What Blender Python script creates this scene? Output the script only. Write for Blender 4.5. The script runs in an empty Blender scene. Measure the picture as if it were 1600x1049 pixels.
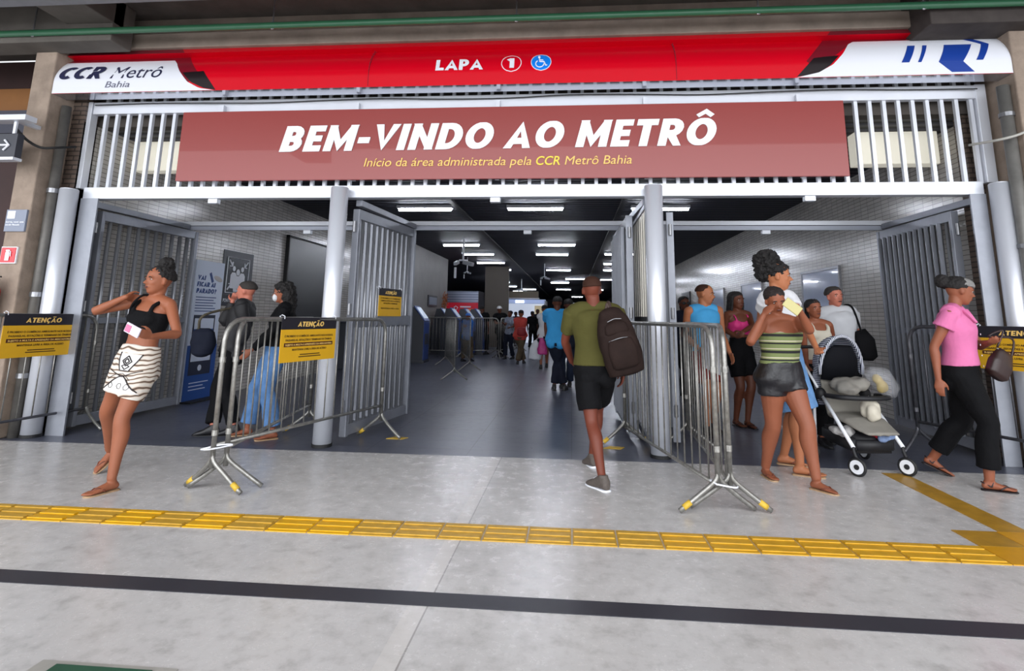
import bpy, bmesh, math, random
from mathutils import Vector, Matrix, noise
random.seed(7)
SC = bpy.context.scene
COL = SC.collection
PI = math.pi
V = Vector

# ---------------------------------------------------------------- camera
cam = bpy.data.cameras.new('camera')
cam_o = bpy.data.objects.new('camera', cam)
COL.objects.link(cam_o)
RIGHT = V((0.996435, 0.083420, 0.012575)); DOWN = V((-0.002772, 0.181354, -0.983414)); FWD = V((-0.084316, 0.979873, 0.180939))
M = Matrix((RIGHT, -DOWN, -FWD)).transposed().to_4x4()
M.translation = V((0, 0, 1.30))
cam_o.matrix_world = M
cam.sensor_width = 36.0
cam.lens = 901.03 / 1600 * 36
cam.shift_x = (800 - 815.89) / 1600
cam.shift_y = (329.91 - 524.5) / 1600
cam.clip_end = 300
cam.clip_start = 0.05
SC.camera = cam_o

# ---------------------------------------------------------------- world and exposure
w = bpy.data.worlds.new('sky'); SC.world = w; w.use_nodes = True
bg = w.node_tree.nodes['Background']
bg.inputs[0].default_value = (0.93, 0.96, 1.0, 1)
# daylight is strongest from the open side behind the viewer and weak along the covered sides
_nt = w.node_tree
_tc = _nt.nodes.new('ShaderNodeTexCoord'); _sp = _nt.nodes.new('ShaderNodeSeparateXYZ'); _mr = _nt.nodes.new('ShaderNodeMapRange')
_nt.links.new(_tc.outputs['Generated'], _sp.inputs[0]); _nt.links.new(_sp.outputs[1], _mr.inputs[0])
_mr.interpolation_type = 'SMOOTHSTEP'
_mr.inputs[1].default_value = -0.25; _mr.inputs[2].default_value = -1.0; _mr.inputs[3].default_value = 0.9; _mr.inputs[4].default_value = 4.1
_nt.links.new(_mr.outputs[0], bg.inputs[1])
SC.view_settings.view_transform = 'Standard'
SC.view_settings.look = 'None'
SC.view_settings.gamma = 1
SC.view_settings.use_curve_mapping = False
SC.view_settings.exposure = 0.35
try:
    SC.cycles.max_bounces = 8
except Exception:
    pass

# ---------------------------------------------------------------- materials
def lin(c):
    if isinstance(c, str):
        c = [int(c[i:i+2], 16) / 255 for i in (0, 2, 4)]
    return tuple((x / 12.92 if x <= 0.04045 else ((x + 0.055) / 1.055) ** 2.4) for x in c)
MATS = {}
def nd(nt, kind, **kw):
    n = nt.nodes.new(kind)
    for k, v in kw.items():
        if k[0] == '_': n.inputs[k[1:].replace('_', ' ')].default_value = v
        else: setattr(n, k, v)
    return n
def mat(name, col, rough=0.5, metal=0.0, var=0.0, scale=6.0, bump=0.0, bscale=40.0, emit=0.0, spec=0.5, alpha=1.0, trans=0.0, detail=4.0, coat=0.0):
    """plain principled material; var = how far a noise pulls the colour darker, bump = fine relief"""
    if name in MATS: return MATS[name]
    m = bpy.data.materials.new(name); m.use_nodes = True
    nt = m.node_tree; b = nt.nodes['Principled BSDF']
    c = lin(col) + (1,)
    if rough >= .8 and spec == .5: spec = .15
    b.inputs['Base Color'].default_value = c
    b.inputs['Roughness'].default_value = rough
    b.inputs['Metallic'].default_value = metal
    b.inputs['Specular IOR Level'].default_value = spec
    b.inputs['Alpha'].default_value = alpha
    b.inputs['Transmission Weight'].default_value = trans
    b.inputs['Coat Weight'].default_value = coat
    tc = nd(nt, 'ShaderNodeTexCoord')
    if var > 0:
        n = nd(nt, 'ShaderNodeTexNoise', _Scale=scale, _Detail=detail, _Roughness=0.6)
        nt.links.new(tc.outputs['Object'], n.inputs['Vector'])
        r = nd(nt, 'ShaderNodeMapRange'); r.inputs[1].default_value = 0.3; r.inputs[2].default_value = 0.7
        nt.links.new(n.outputs[0], r.inputs[0])
        mx = nd(nt, 'ShaderNodeMix', data_type='RGBA')
        mx.inputs[6].default_value = tuple(x * (1 - var) for x in c[:3]) + (1,)
        mx.inputs[7].default_value = c
        nt.links.new(r.outputs[0], mx.inputs[0]); nt.links.new(mx.outputs[2], b.inputs['Base Color'])
    if bump > 0:
        n2 = nd(nt, 'ShaderNodeTexNoise', _Scale=bscale, _Detail=3.0)
        nt.links.new(tc.outputs['Object'], n2.inputs['Vector'])
        bp = nd(nt, 'ShaderNodeBump', _Strength=bump, _Distance=0.01)
        nt.links.new(n2.outputs[0], bp.inputs['Height']); nt.links.new(bp.outputs[0], b.inputs['Normal'])
    if emit > 0:
        b.inputs['Emission Color'].default_value = c
        b.inputs['Emission Strength'].default_value = emit
    MATS[name] = m
    return m

def ramp(nt, stops, interp='LINEAR'):
    r = nd(nt, 'ShaderNodeValToRGB'); r.color_ramp.interpolation = interp
    e = r.color_ramp.elements
    e[0].position = stops[0][0]; e[0].color = lin(stops[0][1]) + (1,)
    e[1].position = stops[-1][0]; e[1].color = lin(stops[-1][1]) + (1,)
    for p, c in stops[1:-1]:
        x = e.new(p); x.color = lin(c) + (1,)
    return r
def axis_mat(name, a, b, rough=0.5, metal=0, spec=0.5):
    """material whose 2-D pattern coordinates are world axes a and b; returns (material, nodetree, bsdf, vector socket)"""
    m = bpy.data.materials.new(name); m.use_nodes = True; MATS[name] = m
    nt = m.node_tree; bs = nt.nodes['Principled BSDF']
    bs.inputs['Roughness'].default_value = rough; bs.inputs['Metallic'].default_value = metal
    bs.inputs['Specular IOR Level'].default_value = spec
    g = nd(nt, 'ShaderNodeTexCoord'); s = nd(nt, 'ShaderNodeSeparateXYZ'); c = nd(nt, 'ShaderNodeCombineXYZ')
    nt.links.new(g.outputs['Object'], s.inputs[0])
    nt.links.new(s.outputs[a], c.inputs[0]); nt.links.new(s.outputs[b], c.inputs[1])
    return m, nt, bs, c.outputs[0], s
def tile_mat(name, a, b, c1, c2, cm, bw, bh, mortar=0.004, rough=0.25, offset=0.0, bumpd=0.5, smooth=0.1):
    m, nt, bs, vec, _ = axis_mat(name, a, b, rough)
    t = nd(nt, 'ShaderNodeTexBrick'); t.offset = offset; t.squash = 1
    t.inputs['Color1'].default_value = lin(c1) + (1,); t.inputs['Color2'].default_value = lin(c2) + (1,)
    t.inputs['Mortar'].default_value = lin(cm) + (1,)
    t.inputs['Scale'].default_value = 1; t.inputs['Mortar Size'].default_value = mortar
    t.inputs['Mortar Smooth'].default_value = smooth
    t.inputs['Brick Width'].default_value = bw; t.inputs['Row Height'].default_value = bh
    nt.links.new(vec, t.inputs['Vector']); nt.links.new(t.outputs[0], bs.inputs['Base Color'])
    bp = nd(nt, 'ShaderNodeBump', _Strength=bumpd, _Distance=0.003); bp.invert = True
    nt.links.new(t.outputs['Fac'], bp.inputs['Height']); nt.links.new(bp.outputs[0], bs.inputs['Normal'])
    return m

# ---------------------------------------------------------------- object helpers
def link(name, me, m=None, parent=None, smooth=False):
    o = bpy.data.objects.new(name, me); COL.objects.link(o)
    if m is not None:
        for x in (m if isinstance(m, (list, tuple)) else [m]): me.materials.append(x)
    if smooth:
        for p in me.polygons: p.use_smooth = True
    if parent is not None:
        o.parent = parent
        o.matrix_parent_inverse = parent.matrix_world.inverted() if False else Matrix.Translation(-parent.location) if parent.rotation_euler.z == 0 else (Matrix.Translation(parent.location) @ parent.rotation_euler.to_matrix().to_4x4()).inverted()
    return o
def obj(name, bm, m=None, parent=None, smooth=False, local=False):
    me = bpy.data.meshes.new(name)
    bmesh.ops.recalc_face_normals(bm, faces=bm.faces[:])
    bm.to_mesh(me); bm.free()
    o = link(name, me, m, parent, smooth)
    if local and parent is not None: o.matrix_parent_inverse = Matrix.Identity(4)
    return o
def tag(o, label=None, cat=None, group=None, kind=None):
    if label: o['label'] = label
    if cat: o['category'] = cat
    if group: o['group'] = group
    if kind: o['kind'] = kind
    return o
def empty(name, loc, label, cat, group=None, rz=0.0):
    o = bpy.data.objects.new(name, None); COL.objects.link(o)
    o.empty_display_size = 0.1
    o.location = loc; o.rotation_euler = (0, 0, rz)
    return tag(o, label, cat, group)
def copy_tree(o, parent=None):
    c = o.copy(); COL.objects.link(c)
    if parent is not None: c.parent = parent
    for ch in list(o.children): copy_tree(ch, c)
    return c
def B(): return bmesh.new()
def box(bm, x0, x1, y0, y1, z0, z1, bev=0.0, mi=0, mtx=None):
    vs = [bm.verts.new(v) for v in ((x0,y0,z0),(x1,y0,z0),(x1,y1,z0),(x0,y1,z0),(x0,y0,z1),(x1,y0,z1),(x1,y1,z1),(x0,y1,z1))]
    if mtx is not None:
        for v in vs: v.co = mtx @ v.co
    fs = [bm.faces.new([vs[i] for i in f]) for f in ((3,2,1,0),(4,5,6,7),(0,1,5,4),(1,2,6,5),(2,3,7,6),(3,0,4,7))]
    for f in fs: f.material_index = mi
    if bev > 0:
        es = list({e for f in fs for e in f.edges})
        r = bmesh.ops.bevel(bm, geom=es, offset=bev, segments=2, affect='EDGES', profile=0.5)
        for f in r['faces']: f.material_index = mi
    return fs
def bar(bm, p, q, wd, th, up=V((0,0,1)), bev=0, mi=0):
    """rectangular bar from p to q, wd across, th along up"""
    p = V(p); q = V(q); d = q - p; L = d.length; d.normalize()
    s = d.cross(V(up)); s.normalize(); u = s.cross(d)
    mt = Matrix((s, d, u)).transposed().to_4x4(); mt.translation = p
    return box(bm, -wd/2, wd/2, 0, L, -th/2, th/2, bev, mi, mt)
def spline(pts, n=6, closed=False):
    """Catmull-Rom through tuples of any length"""
    pts = [tuple(p) for p in pts]; k = len(pts); out = []
    rng = range(k if closed else k - 1)
    for i in rng:
        if closed: a, b, c, d = pts[(i-1) % k], pts[i], pts[(i+1) % k], pts[(i+2) % k]
        else:
            b, c = pts[i], pts[i+1]
            a = pts[i-1] if i > 0 else tuple(2*x - y for x, y in zip(b, c))
            d = pts[i+2] if i + 2 < k else tuple(2*x - y for x, y in zip(c, b))
        for j in range(n):
            t = j / n
            out.append(tuple(0.5*(2*q + (r-p)*t + (2*p - 5*q + 4*r - s)*t*t + (3*q - p - 3*r + s)*t**3) for p, q, r, s in zip(a, b, c, d)))
    if not closed: out.append(pts[-1])
    return out
def loft(bm, C, S, A, Bb, seg=12, cap=True, round_ends=False, fix=None, mi=0, power=2.0):
    """rings round centres C; S = side vector (or list); A = half size along side, Bb = half size along the other axis"""
    n = len(C); C = [V(c) for c in C]
    if not isinstance(S, list): S = [V(S)] * n
    if not isinstance(A, (list, tuple)): A = [A] * n
    if not isinstance(Bb, (list, tuple)): Bb = [Bb] * n
    A = list(A); Bb = list(Bb)
    T = []
    for i in range(n):
        if fix is not None: t = V(fix)
        else: t = C[min(i+1, n-1)] - C[max(i-1, 0)]
        T.append(t.normalized())
    if round_ends:
        def ends(i, sgn):
            r = (A[i] + Bb[i]) / 2
            return [(C[i] + T[i] * sgn * r * math.sin(a), S[i], A[i]*math.cos(a), Bb[i]*math.cos(a), T[i]) for a in (0.5, 0.95, 1.3)]
        a0 = ends(0, -1)[::-1]; a1 = ends(n-1, 1)
        C = [e[0] for e in a0] + C + [e[0] for e in a1]
        S = [e[1] for e in a0] + list(S) + [e[1] for e in a1]
        A = [e[2] for e in a0] + A + [e[2] for e in a1]
        Bb = [e[3] for e in a0] + Bb + [e[3] for e in a1]
        T = [e[4] for e in a0] + T + [e[4] for e in a1]
        n = len(C)
    rings = []
    for i in range(n):
        s = V(S[i]); t = T[i]; s = s - t * s.dot(t)
        if s.length < 1e-5: s = t.orthogonal()
        s.normalize(); u = t.cross(s)
        ring = []
        for k in range(seg):
            a = 2*PI*k/seg; ca, sa = math.cos(a), math.sin(a)
            if power != 2.0:
                ca = math.copysign(abs(ca)**(2/power), ca); sa = math.copysign(abs(sa)**(2/power), sa)
            ring.append(bm.verts.new(C[i] + s*(A[i]*ca) + u*(Bb[i]*sa)))
        rings.append(ring)
    for i in range(n-1):
        for k in range(seg):
            f = bm.faces.new((rings[i][k], rings[i][(k+1) % seg], rings[i+1][(k+1) % seg], rings[i+1][k])); f.material_index = mi
    if cap:
        f = bm.faces.new(rings[0][::-1]); f.material_index = mi
        f = bm.faces.new(rings[-1]); f.material_index = mi
    return rings
def tube(bm, pts, r, seg=8, n=0, round_ends=False, mi=0, cap=True):
    """round tube; r one radius or one per point; n = spline subdivisions"""
    if not isinstance(r, (list, tuple)): r = [r]*len(pts)
    P = [tuple(p) + (q,) for p, q in zip(pts, r)]
    if n: P = spline(P, n)
    C = [V(p[:3]) for p in P]; R = [max(p[3], 1e-4) for p in P]
    # parallel side vector
    t = (C[1]-C[0]).normalized(); s = t.orthogonal().normalized(); S = []
    for i in range(len(C)):
        t2 = (C[min(i+1, len(C)-1)] - C[max(i-1, 0)]).normalized()
        s = s - t2*s.dot(t2)
        if s.length < 1e-4: s = t2.orthogonal()
        s.normalize(); S.append(s.copy())
    return loft(bm, C, S, R, R, seg, cap=cap, round_ends=round_ends, mi=mi)
def ball(bm, c, rx, ry=None, rz=None, ax=None, seg=12, mi=0):
    """ellipsoid; ax = (x axis, y axis, z axis) optional"""
    ry = rx if ry is None else ry; rz = rx if rz is None else rz
    r = bmesh.ops.create_uvsphere(bm, u_segments=seg, v_segments=max(6, seg*2//3), radius=1)
    m = Matrix.Diagonal((rx, ry, rz, 1))
    if ax is not None: m = Matrix((V(ax[0]).normalized(), V(ax[1]).normalized(), V(ax[2]).normalized())).transposed().to_4x4() @ m
    m.translation = V(c)
    fs = set()
    for v in r['verts']:
        v.co = m @ v.co
        for f in v.link_faces: fs.add(f)
    for f in fs: f.material_index = mi
def disc(bm, c, n, r, th, seg=24, mi=0):
    c = V(c); n = V(n).normalized()
    loft(bm, [c - n*th/2, c + n*th/2], n.orthogonal(), r, r, seg, mi=mi)
def extrude_poly(bm, pts2, fn, d0, d1, mi=0):
    """2-D outline lifted by fn(u, v, d) between depths d0 and d1"""
    a = [bm.verts.new(fn(u, v, d0)) for u, v in pts2]; b = [bm.verts.new(fn(u, v, d1)) for u, v in pts2]
    f1 = bm.faces.new(a); f2 = bm.faces.new(b[::-1]); fs = [f1, f2]
    k = len(a)
    for i in range(k): fs.append(bm.faces.new((a[i], b[i], b[(i+1) % k], a[(i+1) % k])))
    for f in fs: f.material_index = mi
    bmesh.ops.triangulate(bm, faces=[f1, f2])
def text_mesh(s, size=1.0, bold=0.0, shear=0.0, depth=0.004, spacing=1.0, align='LEFT'):
    cu = bpy.data.curves.new('text', 'FONT'); cu.body = s; cu.size = size
    cu.offset = bold * size; cu.shear = shear; cu.extrude = depth/2
    cu.space_character = spacing; cu.align_x = 'LEFT'; cu.resolution_u = 3
    o = bpy.data.objects.new('text', cu); COL.objects.link(o)
    dg = bpy.context.evaluated_depsgraph_get(); dg.update()
    me = bpy.data.meshes.new_from_object(o.evaluated_get(dg))
    bpy.data.objects.remove(o); bpy.data.curves.remove(cu)
    return me
def put_text(name, s, m, parent, P0, P1, top=None, bold=0.02, shear=0.0, depth=0.004, spacing=1.0, up=V((0,0,1)), hfix=None):
    """lettering laid from P0 (baseline left) to P1 (baseline right); cap height hfix in metres"""
    me = text_mesh(s, 1.0, bold, shear, depth, spacing)
    xs = [v.co.x for v in me.vertices]; ys = [v.co.y for v in me.vertices]
    x0, x1 = min(xs), max(xs)
    P0 = V(P0); P1 = V(P1); d = P1 - P0; L = d.length; d.normalize()
    up = V(up); up = (up - d*up.dot(d)).normalized(); nrm = d.cross(up)
    sx = L / (x1 - x0); sy = hfix / 0.73 if hfix else sx
    for v in me.vertices:
        c = v.co.copy()
        v.co = P0 + d*((c.x - x0)*sx) + up*(c.y*sy) + nrm*(c.z)
    return link(name, me, m, parent)

# ---------------------------------------------------------------- bold stroke lettering
def arc(cx, cy, rx, ry, a0, a1, n=14):
    return [(cx + rx*math.cos(math.radians(a0 + (a1 - a0)*i/n)), cy + ry*math.sin(math.radians(a0 + (a1 - a0)*i/n))) for i in range(n + 1)]
def glyph(c, t):
    """polylines (centre lines) of one capital, cap height 1; returns (width, [points...])"""
    h = t/2
    if c == 'B': w = .60; return w, [[(h,0),(h,1)], [(h,1-h),(w*.5,1-h)] + arc(w*.5,(1.5-h)/2,w*.48-h-.01,(.5-h)/2,90,-90,8)[1:] + [(h,.5)], [(h,.5),(w*.52,.5)] + arc(w*.52,(.5+h)/2,w*.48-h,(.5-h)/2,90,-90,8)[1:] + [(h,h)]]
    if c == 'E': w = .50; return w, [[(w,1-h),(h,1-h),(h,h),(w,h)], [(h,.5),(w-.04,.5)]]
    if c == 'M': w = .86; return w, [[(h,0),(h+.01,1)], [(w-h,0),(w-h-.01,1)], [(h*.9,1.05),(w/2,.18),(w-h*.9,1.05)]]
    if c == 'N': w = .70; return w, [[(h,0),(h,1)], [(w-h,0),(w-h,1)], [(h*.7,1.06),(w-h*.7,-.06)]]
    if c == 'V': w = .66; return w, [[(h*.7,1.08),(w/2,.10),(w-h*.7,1.08)]]
    if c == 'A': w = .70; return w, [[(h*.7,-.08),(w/2,.90),(w-h*.7,-.08)], [(w*.22,.27),(w*.78,.27)]]
    if c == 'I': w = t; return w, [[(h,0),(h,1)]]
    if c == 'D': w = .68; return w, [[(h,0),(h,1)], [(h,1-h),(w*.42,1-h)] + arc(w*.42,.5,w*.58-h,.5-h,90,-90,12)[1:] + [(h,h)]]
    if c == 'O': w = .78; return w, [arc(w/2,.5,w/2-h,.51-h,0,360,28)]
    if c == 'C': w = .62; return w, [arc(w*.58,.5,w*.58-h,.51-h,52,308,20)]
    if c == 'T': w = .58; return w, [[(0,1-h),(w,1-h)], [(w/2,0),(w/2,1)]]
    if c == 'R': w = .62; return w, [[(h,0),(h,1)], [(h,1-h),(w*.5,1-h)] + arc(w*.5,(1.46-h)/2,w*.48-h,(.54-h)/2,90,-90,8)[1:] + [(h,.46)], [(w*.45,.46),(w-h*.8,-.06)]]
    if c == 'P': w = .58; return w, [[(h,0),(h,1)], [(h,1-h),(w*.5,1-h)] + arc(w*.5,(1.42-h)/2,w*.48-h,(.58-h)/2,90,-90,8)[1:] + [(h,.42)]]
    if c == 'L': w = .48; return w, [[(h,1),(h,h),(w,h)]]
    if c == 'F': w = .48; return w, [[(h,0),(h,1-h),(w,1-h)], [(h,.5),(w-.05,.5)]]
    if c == 'G': w = .68; return w, [arc(w*.54,.5,w*.54-h,.51-h,50,325,20) + [(w-h,.45),(w*.6,.45)]]
    if c == 'U': w = .64; return w, [[(h,1),(h,.35)] + arc(w/2,.36,w/2-h,.36-h,180,360,12) + [(w-h,1)]]
    if c == 'S': w = .56; return w, [arc(w/2,.74,w/2-h,.26-h*.9,30,270,12) + arc(w/2,.26,w/2-h,.26-h*.9,90,-150,12)]
    if c == '1': w = .36; return w, [[(w-h,0),(w-h,1-.02)], [(w-h,.92),(.02,.74)]]
    if c == '?': w = .5; return w, [arc(w/2,.74,w/2-h,.26-h*.9,170,-60,12) + [(w/2,.42),(w/2,.3)], [(w/2,.0),(w/2,.16)]]
    if c == '-': w = .34; return w, [[(0,.40),(w,.40)]]
    return .25, []
def ribbon(bm, pts, t, fn, d0, d1, shear, acc_=False):
    closed = abs(pts[0][0]-pts[-1][0]) < 1e-6 and abs(pts[0][1]-pts[-1][1]) < 1e-6
    P = [V((x, y)) for x, y in pts]; P = [p for i, p in enumerate(P) if i == 0 or (p - P[i-1]).length > 1e-3]
    base = not acc_
    if closed: P = P[:-1]
    n = len(P); L = []; Rr = []
    for i in range(n):
        a = P[(i-1) % n] if (closed or i > 0) else None; b = P[(i+1) % n] if (closed or i < n-1) else None
        d1_ = (P[i]-a).normalized() if a is not None else None; d2_ = (b-P[i]).normalized() if b is not None else None
        if d1_ is None: nn = V((-d2_.y, d2_.x)); k = 1
        elif d2_ is None: nn = V((-d1_.y, d1_.x)); k = 1
        else:
            n1 = V((-d1_.y, d1_.x)); n2 = V((-d2_.y, d2_.x)); nn = n1 + n2
            if nn.length < 1e-4: nn = n1
            nn.normalize(); k = 1/max(.45, nn.dot(n1))
        L.append(P[i] + nn*k*t/2); Rr.append(P[i] - nn*k*t/2)
    clip = lambda v: V((v.x, min(max(v.y, -.0), 1.0)))
    if base: L = [clip(v) for v in L]; Rr = [clip(v) for v in Rr]
    mk = lambda v, d: bm.verts.new(fn(v.x + shear*v.y, v.y, d))
    F = [(mk(L[i], d1), mk(Rr[i], d1), mk(L[i], d0), mk(Rr[i], d0)) for i in range(n)]
    for i in range(n if closed else n-1):
        a, b = F[i], F[(i+1) % n]
        bm.faces.new((a[0], b[0], b[1], a[1])); bm.faces.new((a[0], a[2], b[2], b[0])); bm.faces.new((a[1], b[1], b[3], a[3]))
    if not closed:
        for a in (F[0], F[-1]): bm.faces.new((a[0], a[1], a[3], a[2]))
def bold_text(name, s, m, parent, P0, P1, cap, t=.2, shear=0.0, gap=.1, space=.3, depth=.01, off=0.0, up=V((0,0,1)), per=True):
    """capital lettering between baseline points P0 and P1 with cap height cap; each letter is its own part"""
    acc = {'Ô':('O','^'), 'Ç':('C',','), 'Ã':('A','~'), 'Í':('I',"'"), 'É':('E',"'")}
    P0 = V(P0); P1 = V(P1); d = P1 - P0; Lw = d.length; d.normalize(); up = (up - d*up.dot(d)).normalized(); nr = d.cross(up)
    x = 0; items = []
    for c in s:
        if c == ' ': x += space; continue
        base, ac = acc.get(c, (c, None)); w, st = glyph(base, t)
        st = [list(q) for q in st]
        if ac == '^': st.append([(w/2-.2, 1.08),(w/2, 1.25),(w/2+.2, 1.08)])
        if ac == '~': st.append([(w/2-.22, 1.1),(w/2-.08, 1.2),(w/2+.08, 1.12),(w/2+.22, 1.22)])
        if ac == ',': st.append([(w*.6, 0),(w*.66,-.12),(w*.42,-.18)])
        if ac == "'": st.append([(w/2-.05, 1.1),(w/2+.1, 1.25)])
        items.append((x, w, st, len(glyph(base, t)[1]))); x += w + gap
    W = x - gap + shear
    sx = Lw/W; out = []
    bm = B()
    for x, w, st, nb_ in items:
        fn = lambda u, v, dd, x=x: P0 + d*((u + x)*sx) + up*(v*cap) + nr*dd
        for k, q in enumerate(st): ribbon(bm, q, t*.6 if (k >= nb_) else t, fn, off, off + depth + k*.0004, shear, k >= nb_)
        if per: out.append(obj(name, bm, m, parent)); bm = B()
    if not per: return obj(name, bm, m, parent)
    bm.free(); return out
# ================================================================ SETTING
TS = 0.2665
# --- outside floor: polished pale terrazzo/concrete with one joint
def floor_mat(name, c_hi, c_lo, rough, tile=None, joint=None, seams_x=None):
    m, nt, bs, vec, sep = axis_mat(name, 0, 1, rough)
    n1 = nd(nt, 'ShaderNodeTexNoise', _Scale=0.9, _Detail=5.0, _Roughness=0.62)
    n2 = nd(nt, 'ShaderNodeTexNoise', _Scale=9.0, _Detail=6.0, _Roughness=0.7)
    nt.links.new(vec, n1.inputs['Vector']); nt.links.new(vec, n2.inputs['Vector'])
    r = ramp(nt, [(0.32, c_lo), (0.62, c_hi)]); nt.links.new(n1.outputs[0], r.inputs[0])
    r2 = ramp(nt, [(0.28, 'bdbab8'), (0.5, 'ffffff')]); nt.links.new(n2.outputs[0], r2.inputs[0])
    mx = nd(nt, 'ShaderNodeMix', data_type='RGBA', blend_type='MULTIPLY'); mx.inputs[0].default_value = 0.6
    nt.links.new(r.outputs[0], mx.inputs[6]); nt.links.new(r2.outputs[0], mx.inputs[7])
    out = mx.outputs[2]
    for (x0, wd, col, fac) in (seams_x or []):
        sb = nd(nt, 'ShaderNodeMath', operation='SUBTRACT'); sb.inputs[1].default_value = x0
        nt.links.new(sep.outputs[0], sb.inputs[0])
        ab = nd(nt, 'ShaderNodeMath', operation='ABSOLUTE'); nt.links.new(sb.outputs[0], ab.inputs[0])
        lt = nd(nt, 'ShaderNodeMath', operation='LESS_THAN'); lt.inputs[1].default_value = wd / 2
        nt.links.new(ab.outputs[0], lt.inputs[0])
        ml = nd(nt, 'ShaderNodeMath', operation='MULTIPLY'); ml.inputs[1].default_value = fac
        nt.links.new(lt.outputs[0], ml.inputs[0])
        m2 = nd(nt, 'ShaderNodeMix', data_type='RGBA'); nt.links.new(ml.outputs[0], m2.inputs[0])
        nt.links.new(out, m2.inputs[6]); m2.inputs[7].default_value = lin(col) + (1,)
        out = m2.outputs[2]
    if tile:
        t = nd(nt, 'ShaderNodeTexBrick'); t.offset = 0.0
        t.inputs['Scale'].default_value = 1; t.inputs['Brick Width'].default_value = tile; t.inputs['Row Height'].default_value = tile
        t.inputs['Mortar Size'].default_value = 0.006; t.inputs['Mortar Smooth'].default_value = 0.2
        nt.links.new(vec, t.inputs['Vector'])
        m3 = nd(nt, 'ShaderNodeMix', data_type='RGBA'); nt.links.new(t.outputs['Fac'], m3.inputs[0])
        nt.links.new(out, m3.inputs[6]); m3.inputs[7].default_value = lin(joint) + (1,)
        out = m3.outputs[2]
    nt.links.new(out, bs.inputs['Base Color'])
    rr = nd(nt, 'ShaderNodeMapRange'); rr.inputs[3].default_value = rough - 0.08; rr.inputs[4].default_value = rough + 0.12
    nt.links.new(n2.outputs[0], rr.inputs[0]); nt.links.new(rr.outputs[0], bs.inputs['Roughness'])
    return m
M_FLOOR = floor_mat('polished_concrete', 'cecbc9', 'c0bdbb', 0.24, seams_x=[(-0.70, 0.09, 'd6d1cc', 0.5), (-0.655, 0.008, '8b8783', 0.8)])
M_HALLF = floor_mat('dark_granite_floor', '5a5d6c', '474a58', 0.30, tile=1.0, joint='33343e')
bm = B(); box(bm, -14, 12, -9, 5.72, -0.2, 0); tag(obj('floor', bm, M_FLOOR), kind='structure')
bm = B(); box(bm, -12, 9, 5.72, 72, -0.2, -0.001); tag(obj('floor_hall', bm, M_HALLF), kind='structure')
# black tape line
bm = B(); box(bm, -9, 8, 2.86, 2.99, 0, 0.003)
tag(obj('floor_tape', bm, mat('black_tape', '34343c', 0.42, var=0.25, scale=1.5)), 'long black tape line running across the pale floor in front', 'tape')

# --- tactile paving
M_YB = mat('tactile_yellow_new', 'dfa800', 0.4, var=0.18, scale=14)
M_YW = mat('tactile_yellow_worn', 'cda033', 0.45, var=0.28, scale=18)
M_YM = mat('tactile_yellow_mid', 'd3a01e', 0.42, var=0.22, scale=14)
M_YP = mat('yellow_floor_paint', 'b88a28', 0.4, var=0.35, scale=9)
M_YD = mat('yellow_floor_paint_strong', 'cf9408', 0.4, var=0.12, scale=9)
X0, Y1 = -3.464, 3.921
tp = empty('tactile_paving', (X0 + 9*TS, Y1 - TS/2, 0), 'yellow ribbed tactile paving strip set across the pale floor', 'tactile paving')
def tactile(k, m):
    bm = B(); x = X0 + k*TS
    box(bm, x + .004, x + TS - .004, Y1 - TS + .002, Y1 - .002, 0, 0.005)
    for j in range(3):
        yc = Y1 - TS*(j + 0.5)/3
        box(bm, x + .012, x + TS - .012, yc - .018, yc + .018, 0.004, 0.011, bev=0.0025)
    return obj('paving_tile', bm, m, tp)
for k in range(-6, 22):
    m = M_YB if k in (0, 2, 4, 6, 7) else (M_YM if k >= 15 else M_YW)
    tactile(k, m)
al = empty('tactile_alert_square', (2.8, 3.95, 0), 'flat deep yellow paving squares where the two yellow strips meet', 'tactile paving')
for i in range(3):
    for j in range(2):
        if i == 0 and j == 0: pass
        x = X0 + (22 + i)*TS; y = Y1 - TS + j*TS
        if j == 0 and i == 0: x = X0 + 22*TS
        bm = B(); box(bm, x + .003, x + TS - .003, y + .003, y + TS - .003, 0, 0.005)
        obj('paving_square', bm, M_YP if (i == 0 and j == 1) else M_YD, al)
bm = B(); box(bm, 2.69, 2.88, 4.19, 5.6, 0, 0.004)
tag(obj('yellow_floor_strip', bm, M_YP), 'worn yellow guide strip running into the hall beside the pushchair', 'floor marking')
# --- hatch near the camera
hc = empty('floor_hatch', (-1.7, 2.0, 0), 'green rimmed floor hatch at the bottom left of the pale floor', 'hatch')
bm = B(); box(bm, -1.99, -1.45, 1.7, 2.29, 0, 0.006, bev=0.003); obj('hatch_rim', bm, mat('hatch_rim', 'a9a69f', .5, var=.2), hc)
bm = B(); box(bm, -1.91, -1.53, 1.7, 2.262, 0.004, 0.012, bev=0.003); obj('hatch_cover', bm, mat('hatch_green', '2c5a44', .5, var=.3), hc)

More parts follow.
